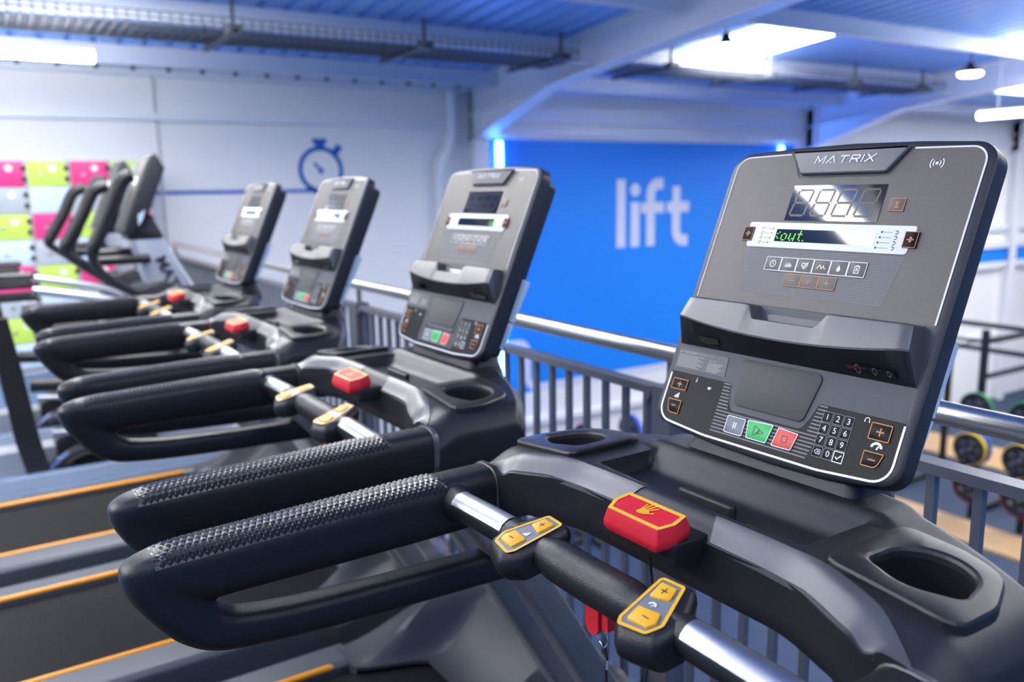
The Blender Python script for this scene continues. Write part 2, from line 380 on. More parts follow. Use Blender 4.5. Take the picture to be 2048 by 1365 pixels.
def pendant(px, py, hx, label):
    h = on_plane(hx[0], hx[1], (-.08, 0, 1), 3.372); b = onX(px, py, h.x); z = b.z
    t = empty('pendant_lamp', (h.x, h.y, z)); tag(t, label, 'lamp', 'pendant lamps below the roof')
    n = 20
    prof = [(0.0, .13), (.03, .13), (.045, .09), (.06, .07), (.11, .055), (.125, .03), (.125, .022)]
    mk('lamp_housing', *rings_vf([[(max(r, .001)*math.cos(2*math.pi*k/n), max(r, .001)*math.sin(2*math.pi*k/n), zz) for k in range(n)] for r, zz in prof]), M_black, t)
    mk('lamp_lens', *rings_vf([[(r*math.cos(2*math.pi*k/n), r*math.sin(2*math.pi*k/n), zz) for k in range(n)] for r, zz in ((.124, .021), (.118, -.006), (.09, -.018))]), M_lampw, t)
    mk('cable', *tube_vf([(0, 0, .12), (0, 0, h.z-z)], .008, 6), M_black, t)
pendant(1455, 96, (1453, 45), 'black pendant lamp with glowing lens hanging in front of the skylight')
pendant(1943, 150, (1945, 85), 'black pendant lamp with glowing lens hanging clear of the skylight')
p0 = onY(1958, 232, 9.0); b2 = batten('tube_lamp', p0, p0+Vector((1.6, 0, 0)), 'white tube lamp hung above the weights floor', r=.036)

# ------------------------------------------------------------------ railing
RY = 1.37
rl = empty('guard_railing', (-2.7, RY, 0)); tag(rl, 'grey baluster guard railing with steel handrail behind the treadmills', 'railing')
X0, X1 = -6.83, 2.6
def rb(x): return x+2.7
mk('handrail', *tube_vf([(rb(X0), 0, 1.1), (rb(X1), 0, 1.1)], .0215, 20), M_steel, rl)
posts = [-6.78, -4.68, -2.69, -.71, 1.27]
for i in range(len(posts)):
    a = posts[i]+.05; b = (posts[i+1]-.05) if i+1 < len(posts) else X1
    mk('top_bar', *boxvf(rb(a), rb(b), -.02, .02, .992, 1.012), M_railpaint, rl, False)
    mk('bottom_bar', *boxvf(rb(a), rb(b), -.02, .02, .09, .11), M_railpaint, rl, False)
bal = None; x = X0+.1
while x < X1:
    if min(abs(x-p) for p in posts) > .055:
        if bal is None: bal = mk('baluster', *boxvf(-.008, .008, -.008, .008, .11, .992), M_railpaint, rl, False); b = bal
        else: b = bal.copy(); C.objects.link(b)
        b.location = (rb(x), 0, 0)
    x += .0836
pst = None
for p in posts:
    if pst is None: pst = mk('post', *joinparts([boxvf(-.032, .032, -.032, .032, 0, 1.02), tube_vf([(0, 0, 1.02), (0, 0, 1.085)], .011, 8), boxvf(-.055, .055, -.02, .02, .985, 1.0), tube_vf([(-.055, -.03, .992), (-.055, .03, .992)], .012, 8), tube_vf([(.055, -.03, .992), (.055, .03, .992)], .012, 8), boxvf(-.05, .05, -.045, .06, 0, .012)]), M_railpaint, rl); b = pst
    else: b = pst.copy(); C.objects.link(b)
    b.location = (rb(p), 0, 0)

# ------------------------------------------------------------------ lockers
LX = -7.45; colw = .322
yl0 = onX(51, 322, LX).y
def locker_column(k):
    y0 = yl0+(k-1)*colw; ZT = 1.815; zb_ = .055; n = 8; dh = (ZT-zb_)/n
    t = empty('locker_column', (LX-.2, y0+colw/2, 0))
    mk('carcass', *joinparts([boxvf(-.24, .185, -colw/2, colw/2, zb_, ZT), boxvf(-.22, .17, -colw/2+.01, colw/2-.01, 0, zb_)]), M_lgrey, t, False)
    seq = [M_pink, M_lgrey, M_lime, M_lwhite] if k % 2 == 0 else [M_lime, M_lwhite, M_pink, M_lgrey]
    for r in range(n):
        z1 = ZT-r*dh; z0 = z1-dh
        poly = rpoly([(-colw/2+.004, z0+.004), (colw/2-.022, z0+.004), (colw/2-.022, z1-.004), (-colw/2+.004, z1-.004)], .006, 2)
        d = pillow('door', poly, .185, .203, .004, lambda y, z, h: (h, y, z), seq[r % 4], t, 2)
        mk('hinge', *boxvf(.186, .206, colw/2-.045, colw/2-.008, z0+.045, z0+.085), M_black, d, False)
        mk('hinge', *boxvf(.186, .206, colw/2-.045, colw/2-.008, z1-.085, z1-.045), M_black, d, False)
        mk('lock', *tube_vf([(.203, -.06, (z0+z1)/2-.01), (.216, -.06, (z0+z1)/2-.01)], .014, 10), M_steel, d)
        flat('number_disc', [poly2(circ(.03, z1-.065, .028, 14))], lambda y, z, h: (h, y, z), .2045, M_white if seq[r % 4] != M_lwhite else M_label, d)
    if k == 0: tag(t, 'locker column ending in pink on top, left of the lime-topped column', 'locker', 'colourful lockers')
    return t
lab = {-1: 'tall locker column with lime top door, furthest from the elliptical consoles', 0: 'tall locker column with pink top door beyond the lime and pink pair', 1: 'tall locker column with lime top door between two pink-topped columns', 2: 'tall locker column with pink top door, next to the elliptical consoles', 3: 'tall locker column with lime top door partly behind the elliptical consoles', 4: 'last locker column, at the blue line end, with pink top door'}
for k in range(-1, 4):
    t = locker_column(k); tag(t, lab[k], 'locker', 'colourful lockers against the wall')

# ================================================================== treadmill (local: x right, y forward, z up)
D0, D1 = .39921, .91686
def Fm(u, s, h): return (u, .975+D0*s-D1*h, 1.318+D1*s+D0*h)
TM = empty('treadmill'); T = TM

# ---- dash body
def v0(u): return .712-.042*ss(.17, .335, abs(u))
def v1(u): return .985-.11*(abs(u)/.41)**2.5
CUPC, CUPR = (.303, .808), .047
def ztop(u, v):
    a = abs(u); z = 1.083-.1*max(0, a-.23)
    d = v-v0(u); z -= .027*(1-ss(-.008, .034, d))*(1-ss(.315, .345, a))
    z -= .034*(max(0, a-.362)/.048)**2
    z -= .02*(1-ss(.67, .73, v))*ss(.30, .345, a)
    b = v1(u)-v; z -= .018*(1-ss(0, .022, b))
    m = min(.188-a, v-(.752+.006*(a/.18)**2), (.884-v)*.27)
    z -= .026*ss(0, .011, m)
    z += .010*ss(.872, .895, v)*(1-ss(.19, .23, a))
    return z
def dash():
    NU, NV = 206, 68; V = []; F = []; idx = {}
    for i in range(NU+1):
        u = -.41+.82*i/NU
        for j in range(NV+1):
            t = j/NV; v = v0(u)+(v1(u)-v0(u))*t; idx[i, j] = len(V); V.append((u, v, ztop(u, v)))
    for i in range(NU):
        for j in range(NV):
            q = [idx[i, j], idx[i+1, j], idx[i+1, j+1], idx[i, j+1]]
            cx = sum(V[k][0] for k in q)/4; cy = sum(V[k][1] for k in q)/4
            if math.hypot(abs(cx)-CUPC[0], cy-CUPC[1]) < .056: continue
            F.append(tuple(q))
    loop = [(i, 0) for i in range(NU+1)]+[(NU, j) for j in range(1, NV+1)]+[(i, NV) for i in range(NU-1, -1, -1)]+[(0, j) for j in range(NV-1, 0, -1)]
    rows = [[idx[q] for q in loop]]
    for f, ins in ((.15, .0), (.6, .0), (.9, .004), (1, .012)):
        r = []
        for q in loop:
            u, v, z = V[idx[q]]; a = abs(u); zbm = .985-.03*ss(.28, .36, a)
            cu, cv = u*(1-ins/.41), v+(.84-v)*ins*6
            r.append(len(V)); V.append((cu, cv, z+(zbm-z)*f))
        rows.append(r)
    n = len(loop)
    for a, b in zip(rows, rows[1:]):
        for k in range(n): F.append((a[k], a[(k+1) % n], b[(k+1) % n], b[k]))
    r = rows[-1]
    # bottom: bridge front loop to back loop
    fr = r[:NU+1]; bk = [r[0]]+r[NU+NV:NU+NV+NU+1][::-1]
    bk = [r[(2*NU+NV-i) % n] for i in range(NU+1)]
    for i in range(NU): F.append((fr[i], bk[i], bk[i+1], fr[i+1]))
    return V, F
dsh = mk('dash_body', *dash(), M_dash, T, ang=50)
for sg in (-1, 1):
    lo = [(.082, .7135), (.13, .713), (.17, .712), (.20, .7085), (.23, .702), (.26, .692), (.285, .683), (.305, .677), (.322, .6725), (.334, .671)]
    hi = [(.066, .742), (.13, .742), (.17, .741), (.21, .738), (.25, .732), (.285, .722), (.315, .710), (.342, .696), (.362, .681), (.374, .671)]
    L = smooth_path([(a, b, 0) for a, b in lo], 3); Hh = smooth_path([(a, b, 0) for a, b in hi], 3); V = []; F = []
    for i, (p, q) in enumerate(zip(L, Hh)):
        for k in range(7):
            c = p.lerp(q, k/6); V.append((sg*c.x, c.y, ztop(c.x, c.y)+.0015))
    m_ = len(L)
    for i in range(m_-1):
        for k in range(6): F.append((i*7+k, i*7+7+k, i*7+8+k, i*7+k+1))
    # short return on the front face
    b = len(V)
    for i, p in enumerate(L): V.append((sg*p.x, p.y-.0012, ztop(p.x, p.y)-.006))
    for i in range(m_-1): F.append((i*7, i*7+7, b+i+1, b+i))
    o = mk('fascia_strip', V, F, M_strip, T); o['label'] = 'light grey fascia strip'
# cup holder plates and wells
for sg in (-1, 1):
    N = 56; out = rpoly([(.226, .733), (.381, .731), (.382, .80), (.355, .872), (.30, .888), (.228, .886)], [.016, .018, .05, .05, .03, .018], 5)
    zp = lambda u: 1.083-.1*max(0, abs(u)-.23)+.010
    def edge(th):
        d = Vector((math.cos(th), math.sin(th))); best = .05; c = Vector(CUPC)
        for i in range(len(out)):
            p = Vector(out[i-1])-c; q = Vector(out[i])-c; e = q-p; den = d.x*e.y-d.y*e.x
            if abs(den) < 1e-9: continue
            t = (p.x*e.y-p.y*e.x)/den; w = (p.x*d.y-p.y*d.x)/den
            if t > 0 and -.001 <= w <= 1.001: best = max(best, t)
        return best
    def hole(th):
        r = CUPR
        for c0 in (rad(215), rad(-25)):
            d = (th-c0+math.pi) % (2*math.pi)-math.pi; r += .009*math.exp(-(d/.28)**2)
        return r
    ths = [2*math.pi*k/N for k in range(N)]
    def ring(fr, dz):
        R_ = []
        for th in ths:
            r = fr(th); x = CUPC[0]+r*math.cos(th); y = CUPC[1]+r*math.sin(th); R_.append((sg*x, y, zp(x)+dz))
        return R_
    mk('cup_plate', ang=20, **dict(zip(('verts', 'faces'), rings_vf([ring(edge, -.03), ring(edge, -.004), ring(lambda t: edge(t)-.002, -.001), ring(lambda t: edge(t)-.006, 0), ring(lambda t: hole(t)+.006, 0), ring(lambda t: hole(t)+.002, -.0015), ring(hole, -.005), ring(lambda t: hole(t)-.001, -.012)], False, False))), m=mat('cup_plastic', (.014, .0145, .016), .38, bump=.2, bscale=1400), parent=T)
    mk('cup_well', *rings_vf([ring(lambda t: hole(t)-.0005, -.011), ring(lambda t: hole(t)*.96, -.05), ring(lambda t: hole(t)*.88, -.088), ring(lambda t: .006, -.090)], False, True), M_black, T)
pillow('tray_ridge', rpoly([(-.05, .788), (.05, .788), (.05, .801), (-.05, .801)], .006, 4), 1.058, 1.078, .004, XYZ, M_dash, T)

# ---- console head
def house_outline():
    pts = [(0, -.223), (.09, -.221), (.165, -.214), (.213, -.175), (.213, .0), (.213, .19), (.190, .246), (.10, .252), (0, .254)]
    half = rpoly([(-.1, -.221), (.09, -.221), (.168, -.214), (.213, -.205), (.213, .245), (.10, .252), (-.1, .252)], [0, .2, .03, .04, .034, .3, 0], 8)
    half = [p for p in half if p[0] > .001]
    ys = []
    half = [(0, -.223)]+half+[(0, .254)]
    return half
hh = house_outline()
full = hh+[(-x, y) for x, y in hh[-2:0:-1]]
Bk = [(-.23, -.056), (-.17, -.066), (-.105, -.073), (.028, -.080), (.036, -.080), (.042, -.085), (.17, -.087), (.225, -.060), (.26, -.040)]
def hring(ins, off): return [Fm(x, y, off(y) if callable(off) else off) for x, y in inset(full, ins)]
rings = [hring(.012, .0), hring(.004, -.0005), hring(.001, -.003), hring(0, -.008), hring(0, -.028), hring(.012, -.0295), hring(.019, -.0325), hring(.021, lambda s: min(-.036, lerp_tab(Bk, s)+.003)), hring(.030, lambda s: min(-.037, lerp_tab(Bk, s)))]
V, F = rings_vf(rings, True, False)
n = len(full); b = (len(rings)-1)*n
for k in range(1, n//2): F.append((b+k-1 if k > 1 else b, b+k, b+n-k, b+(n-k+1) % n))
F.append((b+n//2-1, b+n//2, b+n//2+1))
hs = mk('console_housing', V, F, M_face, T); hs.data.materials.append(M_house)
for p in hs.data.polygons:
    p.material_index = 0 if len(p.vertices) > 20 else 1
# upper panel film with notch for the brand plate
up = rpoly([(-.199, -.002), (.199, -.002), (.200, .237), (.100, .2395), (.092, .232), (.074, .200), (-.074, .200), (-.092, .232), (-.100, .2395), (-.200, .237)], [0, 0, .022, 0, .006, .008, .008, .006, 0, .022], 5)
upo = flat('upper_panel', [poly2(up)], Fm, .0006, M_panel, hs)
def trimline(pts, w=.0022, m=M_whiteline, h=.0011, nm='edge_trim', par=hs): return flat(nm, [ribbon2(pts, w)], Fm, h, m, par)
ur = rpoly([(.199, 0), (.200, .237), (.100, .2395), (.3, .25)], [0, .022, 0, 0], 6)[:-1]
trimline(ur, .0024)
trimline([(-x, y) for x, y in ur], .0018)
bp = rpoly([(-.0965, .2425), (-.088, .230), (-.070, .204), (.070, .204), (.088, .230), (.0965, .2425)], [.002, .006, .008, .008, .006, .002], 4)
bpo = pillow('brand_plate', bp, 0, .006, .004, Fm, M_strip, hs)
def brand(x0, y0, wid, hgt, sw, shear):
    G = [(.80, [[(0, 0), (0, 1), (.40, .30), (.80, 1), (.80, 0)]]), (.84, [[(0, 0), (.42, 1), (.84, 0)], [(.34, .12), (.50, .12)]]), (.80, [[(0, .93), (.80, .93)], [(.40, .93), (.40, 0)]]),
         (.74, [[(0, 0), (0, .93), (.62, .93), (.72, .82), (.72, .60), (.62, .48), (.05, .48)], [(.42, .48), (.74, 0)]]), (.0, [[(0, 0), (0, 1)]]), (.78, [[(0, 0), (.78, 1)], [(0, 1), (.78, 0)]])]
    gap = .30; tot = sum(w for w, _ in G)+gap*5; out = []; x = 0; k = wid/tot
    for w, strokes in G:
        for st in strokes: out.append(ribbon2([(x0+(x+a)*k+shear*(b-.5)*hgt, y0+(b-.5)*hgt) for a, b in st], sw))
        x += w+gap
    return out
for i_, st in enumerate(brand(-.0475, .2255, .096, .0115, .0019, .25)): flat('brand_lettering', [st], Fm, .0066+.00006*i_, M_white, bpo)
# contactless mark
nf = [poly2(circ(.137, .216, .0022, 10))]
for r in (.005, .009):
    for a in (0, math.pi): nf.append(ribbon2(circ(.137, .216, r, 8, a-.75, a+.75), .0014))
flat('contactless_mark', nf, Fm, .0012, M_white, hs)
# numeric LED window
lw_ = flat('number_window', [poly2([(-.076, .1325), (.077, .1325), (.077, .188), (-.076, .188)])], Fm, .0012, M_glass, hs)
def digit(u0):
    ps = []; w, h2, sh = .025, .020, .16; s0 = .1605
    def L(a, b):
        (x0, y0), (x1, y1) = a, b
        ps.append(ribbon2([(u0+x0+sh*y0, s0+y0), (u0+x1+sh*y1, s0+y1)], .0034))
    g = .0012; W2 = w/2
    L((-W2+g, h2), (W2-g, h2)); L((-W2+g, 0), (W2-g, 0)); L((-W2+g, -h2), (W2-g, -h2))
    for sx in (-W2, W2): L((sx, h2-g), (sx, g)); L((sx, -g), (sx, -h2+g))
    return ps
for k in range(4): flat('digit_segments', digit(-.054+.036*k), Fm, .0014, M_seg, lw_)
# white band with dot-matrix window
band = rpoly([(-.1375, .1285), (.1385, .1285), (.1325, .0885), (-.1315, .0885)], .004, 3)
bd = pillow('display_band', band, 0, .0018, .0006, Fm, M_white, hs, 2)
mw = flat('matrix_window', [poly2([(-.082, .0985), (.0825, .0985), (.0825, .118), (-.082, .118)])], Fm, .0022, M_glass, bd)
mk_ = []
for k in range(4):
    s = .1205-.0075*k
    mk_ += [poly2(circ(-.0895-.001*k, s-.002, .0013, 8)), poly2(circ(.0905-.001*k, s-.002, .0016, 8)), ribbon2([(-.0925-.001*k, s-.002), (-.103, s-.002)], .0005), ribbon2([(.0935-.001*k, s-.002), (.106, s-.002)], .0005)]
    mk_ += [ribbon2(circ(-.1075, s-.002, .0022, 6, .3, 5), .0009), ribbon2(circ(.1115, s-.002, .0024, 6, -2, 2.4), .0010)]
flat('band_marks', mk_, Fm, .0022, M_dark, bd)['kind'] = 'stuff'
# hatch print below the band
hp = []
for k in range(26):
    s = .0855-k*.0027; f = (.0855-s)/.070; a0, a1 = -.1295+.012*f, .1315-.012*f
    hp.append(([(a0, s), (a1, s), (a1, s-.0012), (a0, s-.0012)], [(0, 1, 2, 3)]))
ho = flat('hatch_print', hp, Fm, .0009, M_hatch, hs); ho['kind'] = 'stuff'
def icon(kind, cx, cy, r):
    P = lambda *a: [(cx+x*r, cy+y*r) for x, y in a]; w = r*.24
    if kind == 'clock': return [ribbon2(circ(cx, cy, r, 14), w, True), ribbon2(P((0, .55), (0, 0), (.35, -.3)), w)]
    if kind == 'bars': return [ribbon2(P((x, -.8), (x, -.8+h)), w) for x, h in ((-1, .7), (-.6, 1.3), (-.2, .9), (.2, 1.5), (.6, 1.1), (1, .8))]
    if kind == 'heart': return [ribbon2(P((0, -1), (-1, .1), (-.8, .8), (-.3, .8), (0, .4), (.3, .8), (.8, .8), (1, .1), (0, -1)), w), ribbon2(P((-.4, .0), (-.05, -.35), (1.1, 1.0)), w)]
    if kind == 'wave': return [ribbon2(P((-1.4, -.6), (-1, 0), (-.6, .6), (-.2, 0), (.2, -.5), (.6, .4), (1, -.3), (1.4, -.6)), w)]
    if kind == 'flame': return [poly2(P((0, 1.1), (-.3, .3), (-.6, -.2), (-.4, -.9), (.3, -1), (.6, -.5), (.5, .1), (.2, .4)))]
    if kind == 'board': return [ribbon2(P((-.7, -1), (.7, -1), (.7, .9), (-.7, .9)), w, True), ribbon2(P((-.3, 1.1), (.3, 1.1)), w*1.5), ribbon2(P((-.3, -.5), (0, .3), (.3, -.5)), w), ribbon2(P((-.3, .3), (.3, .3)), w)]
    if kind == 'plus': return [ribbon2(P((-1, 0), (1, 0)), w*1.3), ribbon2(P((0, -1), (0, 1)), w*1.3)]
    if kind == 'minus': return [ribbon2(P((-1, 0), (1, 0)), w*1.3)]
    if kind == 'check': return [ribbon2(P((-.9, 0), (-.3, -.6), (.9, .7)), w*1.3)]
    if kind == 'updown': return [ribbon2(P((-1.1, 0), (1.1, 0)), w*1.2), poly2(P((-.55, .3), (.55, .3), (0, 1.0))), poly2(P((-.55, -.3), (.55, -.3), (0, -1.0)))]
    if kind == 'hour': return [ribbon2(P((-.6, 1), (.6, 1), (-.6, -1), (.6, -1), (-.6, 1)), w)]
    if kind == 'pause': return [ribbon2(P((-.35, -.9), (-.35, .9)), w*1.4), ribbon2(P((.35, -.9), (.35, .9)), w*1.4)]
    if kind == 'square': return [ribbon2(P((-.8, -.8), (.8, -.8), (.8, .8), (-.8, .8)), w*.7, True)]
    if kind == 'run': return [ribbon2(P((-1, -.9), (1.2, -.0), (-1, .9)), w*.6, True), ribbon2(P((-.4, -.5), (0, -.1), (.1, .3), (.4, .1)), w*.8), ribbon2(P((0, -.1), (.3, -.4)), w*.8)]
    if kind == 'steps': return [([(cx+(-1+.5*i)*r, cy-r), (cx+(-.6+.5*i)*r, cy-r), (cx+(-.6+.5*i)*r, cy+(-.4+.4*i)*r), (cx+(-1+.5*i)*r, cy+(-.4+.4*i)*r)], [(0, 1, 2, 3)]) for i in range(4)]
    if kind == 'gauge': return [ribbon2(circ(cx, cy-.3*r, r, 10, .15, math.pi-.15), w*2), ribbon2(P((.1, -.5), (.4, .2)), w*1.3)]
    if kind == 'phones': return [ribbon2(circ(cx, cy, r*.8, 10, -.2, math.pi+.2), w), ribbon2(P((-.8, -.1), (-.8, -.7)), w*1.5), ribbon2(P((.8, -.1), (.8, -.7)), w*1.5)]
    if kind == 'usb': return [ribbon2(P((0, -1), (0, 1)), w), ribbon2(P((-.4, 0), (0, -.4), (.4, .1)), w), poly2(P((-.3, .7), (.3, .7), (0, 1.2)))]
    if kind == 'mug': return [poly2(P((-1, .5), (.7, .5), (.5, -.6), (-.8, -.6))), ribbon2(P((.7, .3), (1.2, .5)), w)]
def key(name, poly, m_fill, m_out, ic=None, m_ic=None, h=.0022, wout=.0011, outline_h=None):
    k = pillow(name, poly, 0, h, .0006, Fm, m_fill, T, 2)
    if m_out: flat('key_outline', [ribbon2(inset(poly, .0006), wout, True)], Fm, h+.0003, m_out, k)
    if ic: flat('key_symbol', ic, Fm, h+.0003, m_ic, k)
    return k
def rect(a, b, c, d, r=.002): return rpoly([(a, c), (b, c), (b, d), (a, d)], r, 3)
for k, ic in enumerate(('clock', 'bars', 'heart', 'wave', 'flame', 'board')):
    a = -.0845+k*.0281; key('program_key', rect(a, a+.0281, .0525, .0745, .0015), M_panel, M_white, icon(ic, a+.014, .0635, .0050), M_white, .0016)
for k, ic in enumerate(('minus', 'check', 'plus')):
    a = -.0425+k*.0291; key('select_key', rect(a, a+.0291, .0305, .0495, .0015), M_panel, M_orange, icon(ic, a+.0145, .040, .0042), M_orange, .0016, .0008)
key('time_key', rect(.0885, .1105, .1485, .1675, .001), M_panel, M_orange, icon('hour', .0995, .158, .0038), M_orange, .0016, .0008)
for sx in (-1, 1): key('scroll_key', rect(sx*.134-.0095, sx*.134+.0095, .0975, .1205, .001), M_panel2, M_orange, icon('updown', sx*.134, .109, .0045), M_orange, .0030, .0008)

# ---- reading rack
def rack():
    us = sorted(set([-.187, -.1865, -.183, .183, .1865, .187]+[-.18+.36*k/72 for k in range(73)]))
    V = []; F = []; n = 0
    for u in us:
        a = abs(u); nt = 1-ss(.050, .069, a); arc = .016*(1-(a/.19)**2)
        e = ss(.175, .187, a)
        pr = [(-.002, -.004), (-.004-.022*nt, .004), (-.0075-.022*nt, .0255-.004*e), (-.0105-.020*nt, .0290-.003*e), (-.0130-.0185*nt, .0298-.003*e), (-.0400-arc, .0345-.004*e), (-.0425-arc, .0335-.004*e), (-.081, .0015)]
        if n == 0: n = len(pr)
        V += [Fm(u*(1+.065*ss(0, 1, -s_/.081)), s_, h_) for s_, h_ in pr]
    m_ = len(us)
    for i in range(m_-1):
        for j in range(n-1): F.append((i*n+j, i*n+n+j, i*n+n+j+1, i*n+j+1))
    F.append(tuple(range(n))); F.append(tuple(range((m_-1)*n, m_*n)))
    return V, F
rk = mk('reading_rack', *rack(), M_tray, T, ang=22); rk.data.materials.append(M_black)
for p in rk.data.polygons:
    cs = [v % 8 for v in p.vertices]
    if len(cs) == 4 and min(cs) == 6: p.material_index = 1
def under(u, s, h): return Fm(u, s, h)
for a, b in ((-.151, -.113), (.108, .176)):
    flat('port_recess', [poly2([(a, -.068), (b, -.068), (b, -.0765), (a, -.0765)])], lambda x, y, h: Fm(x, y, .0215-(-.066-y)*1.33+.0012), 0, M_glass, rk)
for u, r in ((.124, .0040), (.148, .0030), (.168, .0025)):
    flat('port_ring', [ribbon2(circ(u, -.0725, r, 12), .0012, True)], lambda x, y, h: Fm(x, y, .0215-(-.066-y)*1.33+.0018), 0, M_steel, rk)

# ---- lower panel
lowo = rpoly([(-.200, -.1265), (-.078, -.1265), (-.0745, -.150), (-.066, -.166), (.060, -.166), (.068, -.150), (.077, -.1265), (.200, -.1265), (.200, -.2045), (.10, -.2125), (-.10, -.2125), (-.200, -.2045)], [.001, .001, .006, .012, .012, .006, .001, .001, .026, .15, .15, .026], 5)
flat('lower_panel', [poly2(lowo)], Fm, .0006, M_panel2, hs)
lr = [p for p in rpoly([(.2, -.13), (.200, -.2045), (.10, -.2125), (-.10, -.2125), (-.200, -.2045), (-.2, -.13)], [0, .026, .15, .15, .026, 0], 6)]
trimline(lr, .0030)
hb = []
for k in range(15):
    s = -.128-.0052*k; 
    if s > -.166:
        for sx in (-1, 1): hb.append(([(sx*.0775+(.004 if sx < 0 else -.004)*((-.128-s)/.04)*2, s), (sx*.090, s), (sx*.090, s-.0018), (sx*.0775+(.004 if sx < 0 else -.004)*((-.128-s)/.04)*2, s-.0018)], [(0, 1, 2, 3)]))
    else: hb.append(([(-.090, s), (.090-.012*((-.166-s)/.04), s), (.090-.012*((-.166-s)/.04), s-.0018), (-.090, s-.0018)], [(0, 1, 2, 3)]))
ho = flat('hatch_print', hb, Fm, .0009, M_hatch, hs); ho['kind'] = 'stuff'
sp = rpoly([(-.074, -.0865), (.072, -.0865), (.0595, -.157), (-.062, -.157)], .010, 5)
pillow('speaker_grille', sp, 0, .0022, .0012, Fm, mat('speaker_film', (.050, .048, .046), .45, bump=.4, bscale=1700), hs, 2)
wl = flat('warning_label', [poly2([(-.199, -.0895), (-.097, -.0895), (-.094, -.1205), (-.199, -.1205)])], Fm, .0007, mat('label_grey', (.10, .10, .10), .5), hs)
wt = [shift(text2('WARNING', .0058, 0, 1, 'LEFT', .0001), -.190, -.0935), shift(text2('RISK OF PERSONAL INJURY', .0032, 0, 1, 'LEFT'), -.165, -.0932), shift(text2('DANGER', .0036, 0, 1, 'LEFT'), -.133, -.1000), poly2([(-.197, -.0955), (-.192, -.0955), (-.1945, -.0915)])]
for k in range(9): wt.append(([(-.196, -.098-.0023*k), (-.143-.006*((k*5) % 3), -.098-.0023*k), (-.143-.006*((k*5) % 3), -.0990-.0023*k), (-.196, -.0990-.0023*k)], [(0, 1, 2, 3)]))
for k in range(6): wt.append(([(-.133, -.1035-.0025*k), (-.103-.004*((k*7) % 3), -.1035-.0025*k), (-.103-.004*((k*7) % 3), -.1046-.0025*k), (-.133, -.1046-.0025*k)], [(0, 1, 2, 3)]))
flat('label_print', wt, Fm, .0010, mat('label_print', (.34, .34, .31), .5), T)
key('incline_key', rect(-.191, -.159, -.1550, -.1375), M_panel2, M_orange, icon('plus', -.175, -.1462, .0046), M_orange)
key('incline_key', rpoly([(-.189, -.1715), (-.160, -.1715), (-.160, -.1935), (-.182, -.1935)], [.002, .002, .002, .008], 4), M_panel2, M_orange, icon('minus', -.174, -.181, .0046), M_orange)
key('pause_key', rect(-.064, -.030, -.1990, -.1730, .0025), M_greykey, M_whiteline, icon('pause', -.047, -.186, .0050), M_white)
key('start_key', rpoly([(-.0265, -.1725), (.0180, -.1705), (.0130, -.1985), (-.0220, -.1985)], .0015, 3), M_green, M_whiteline, icon('run', -.0045, -.1850, .0075), M_dark)
key('stop_key', rpoly([(.0270, -.1715), (.0605, -.1735), (.0550, -.1985), (.0225, -.1990)], .0015, 3), M_redkey, M_whiteline, icon('square', .0410, -.1855, .0052), M_dark)
for r in range(4):
    for c in range(3):
        ch = [['1', '2', '3'], ['4', '5', '6'], ['7', '8', '9'], ['x', '0', 'v']][r][c]
        a = .0865+c*.0158; t_ = -.1335-r*.0158; pol = rect(a+.0003, a+.0155, t_-.0155, t_-.0003, .001)
        if ch == 'x': ic = [ribbon2([(a+.004, t_-.008), (a+.0065, t_-.005), (a+.012, t_-.005), (a+.012, t_-.011), (a+.0065, t_-.011)], .0007, True), ribbon2([(a+.0075, t_-.0065), (a+.0105, t_-.0095)], .0007), ribbon2([(a+.0105, t_-.0065), (a+.0075, t_-.0095)], .0007)]
        elif ch == 'v': ic = icon('check', a+.008, t_-.008, .0046)
        else: ic = [shift(text2(ch, .0115), a+.0079, t_-.0079)]
        key('number_key', pol, M_panel2, M_whiteline if ch == 'v' else M_grey, ic, M_white, .0012, .0012 if ch == 'v' else .0005)
key('speed_key', rect(.1575, .1865, -.1555, -.1335), M_panel2, M_orange, icon('plus', .172, -.1445, .0052), M_orange)
key('speed_key', rpoly([(.1580, -.1705), (.1860, -.1705), (.1800, -.1900), (.1580, -.1900)], [.002, .002, .009, .002], 4), M_panel2, M_orange, icon('minus', .171, -.1805, .0050), M_orange)
flat('panel_marks', icon('steps', -.1745, -.1635, .0045)+icon('gauge', .1720, -.1635, .0068)+icon('phones', .1500, -.1330, .0040)+icon('usb', -.1440, -.1345, .0036)+icon('mug', -.1150, -.1420, .0034), Fm, .0012, M_white, hs)

# ---- side labels and neck
for sg in (1,):
    for (s0, s1) in ((-.104, -.004), (-.170, -.108)):
        lb = mk('side_label', *boxvf(.2042, .2052, 0, 1, 0, 1), M_label, T, False)
        def SP(s, h, u): 
            p = Fm(u, s, h); return p
        ub = lambda h: .1942-.0018*((-.0325-h)/.045)
        hb_ = lambda q: -.0755 if q > -.06 else (-.0690 if q > -.15 else -.0615)
        co = []
        for g in (0, .0012):
            for q, h in ((s0, hb_(s0)), (s0, -.053), (s1, -.053), (s1, hb_(s1))): co += list(Fm(ub(h)+g, q, h))
        lb.data.vertices.foreach_set('co', co); lb.data.update()
        ln = []
        for k in range(int((s1-s0)/.007)-1): ln.append(([(s0+.006+.007*k, -.055), (s0+.006+.007*k, -.0605), (s0+.0088+.007*k, -.0605), (s0+.0088+.007*k, -.055)], [(0, 1, 2, 3)]))
        flat('label_print', ln, lambda q, h, o: Fm(ub(h)+.0016, q, h), 0, M_labeltxt, lb)
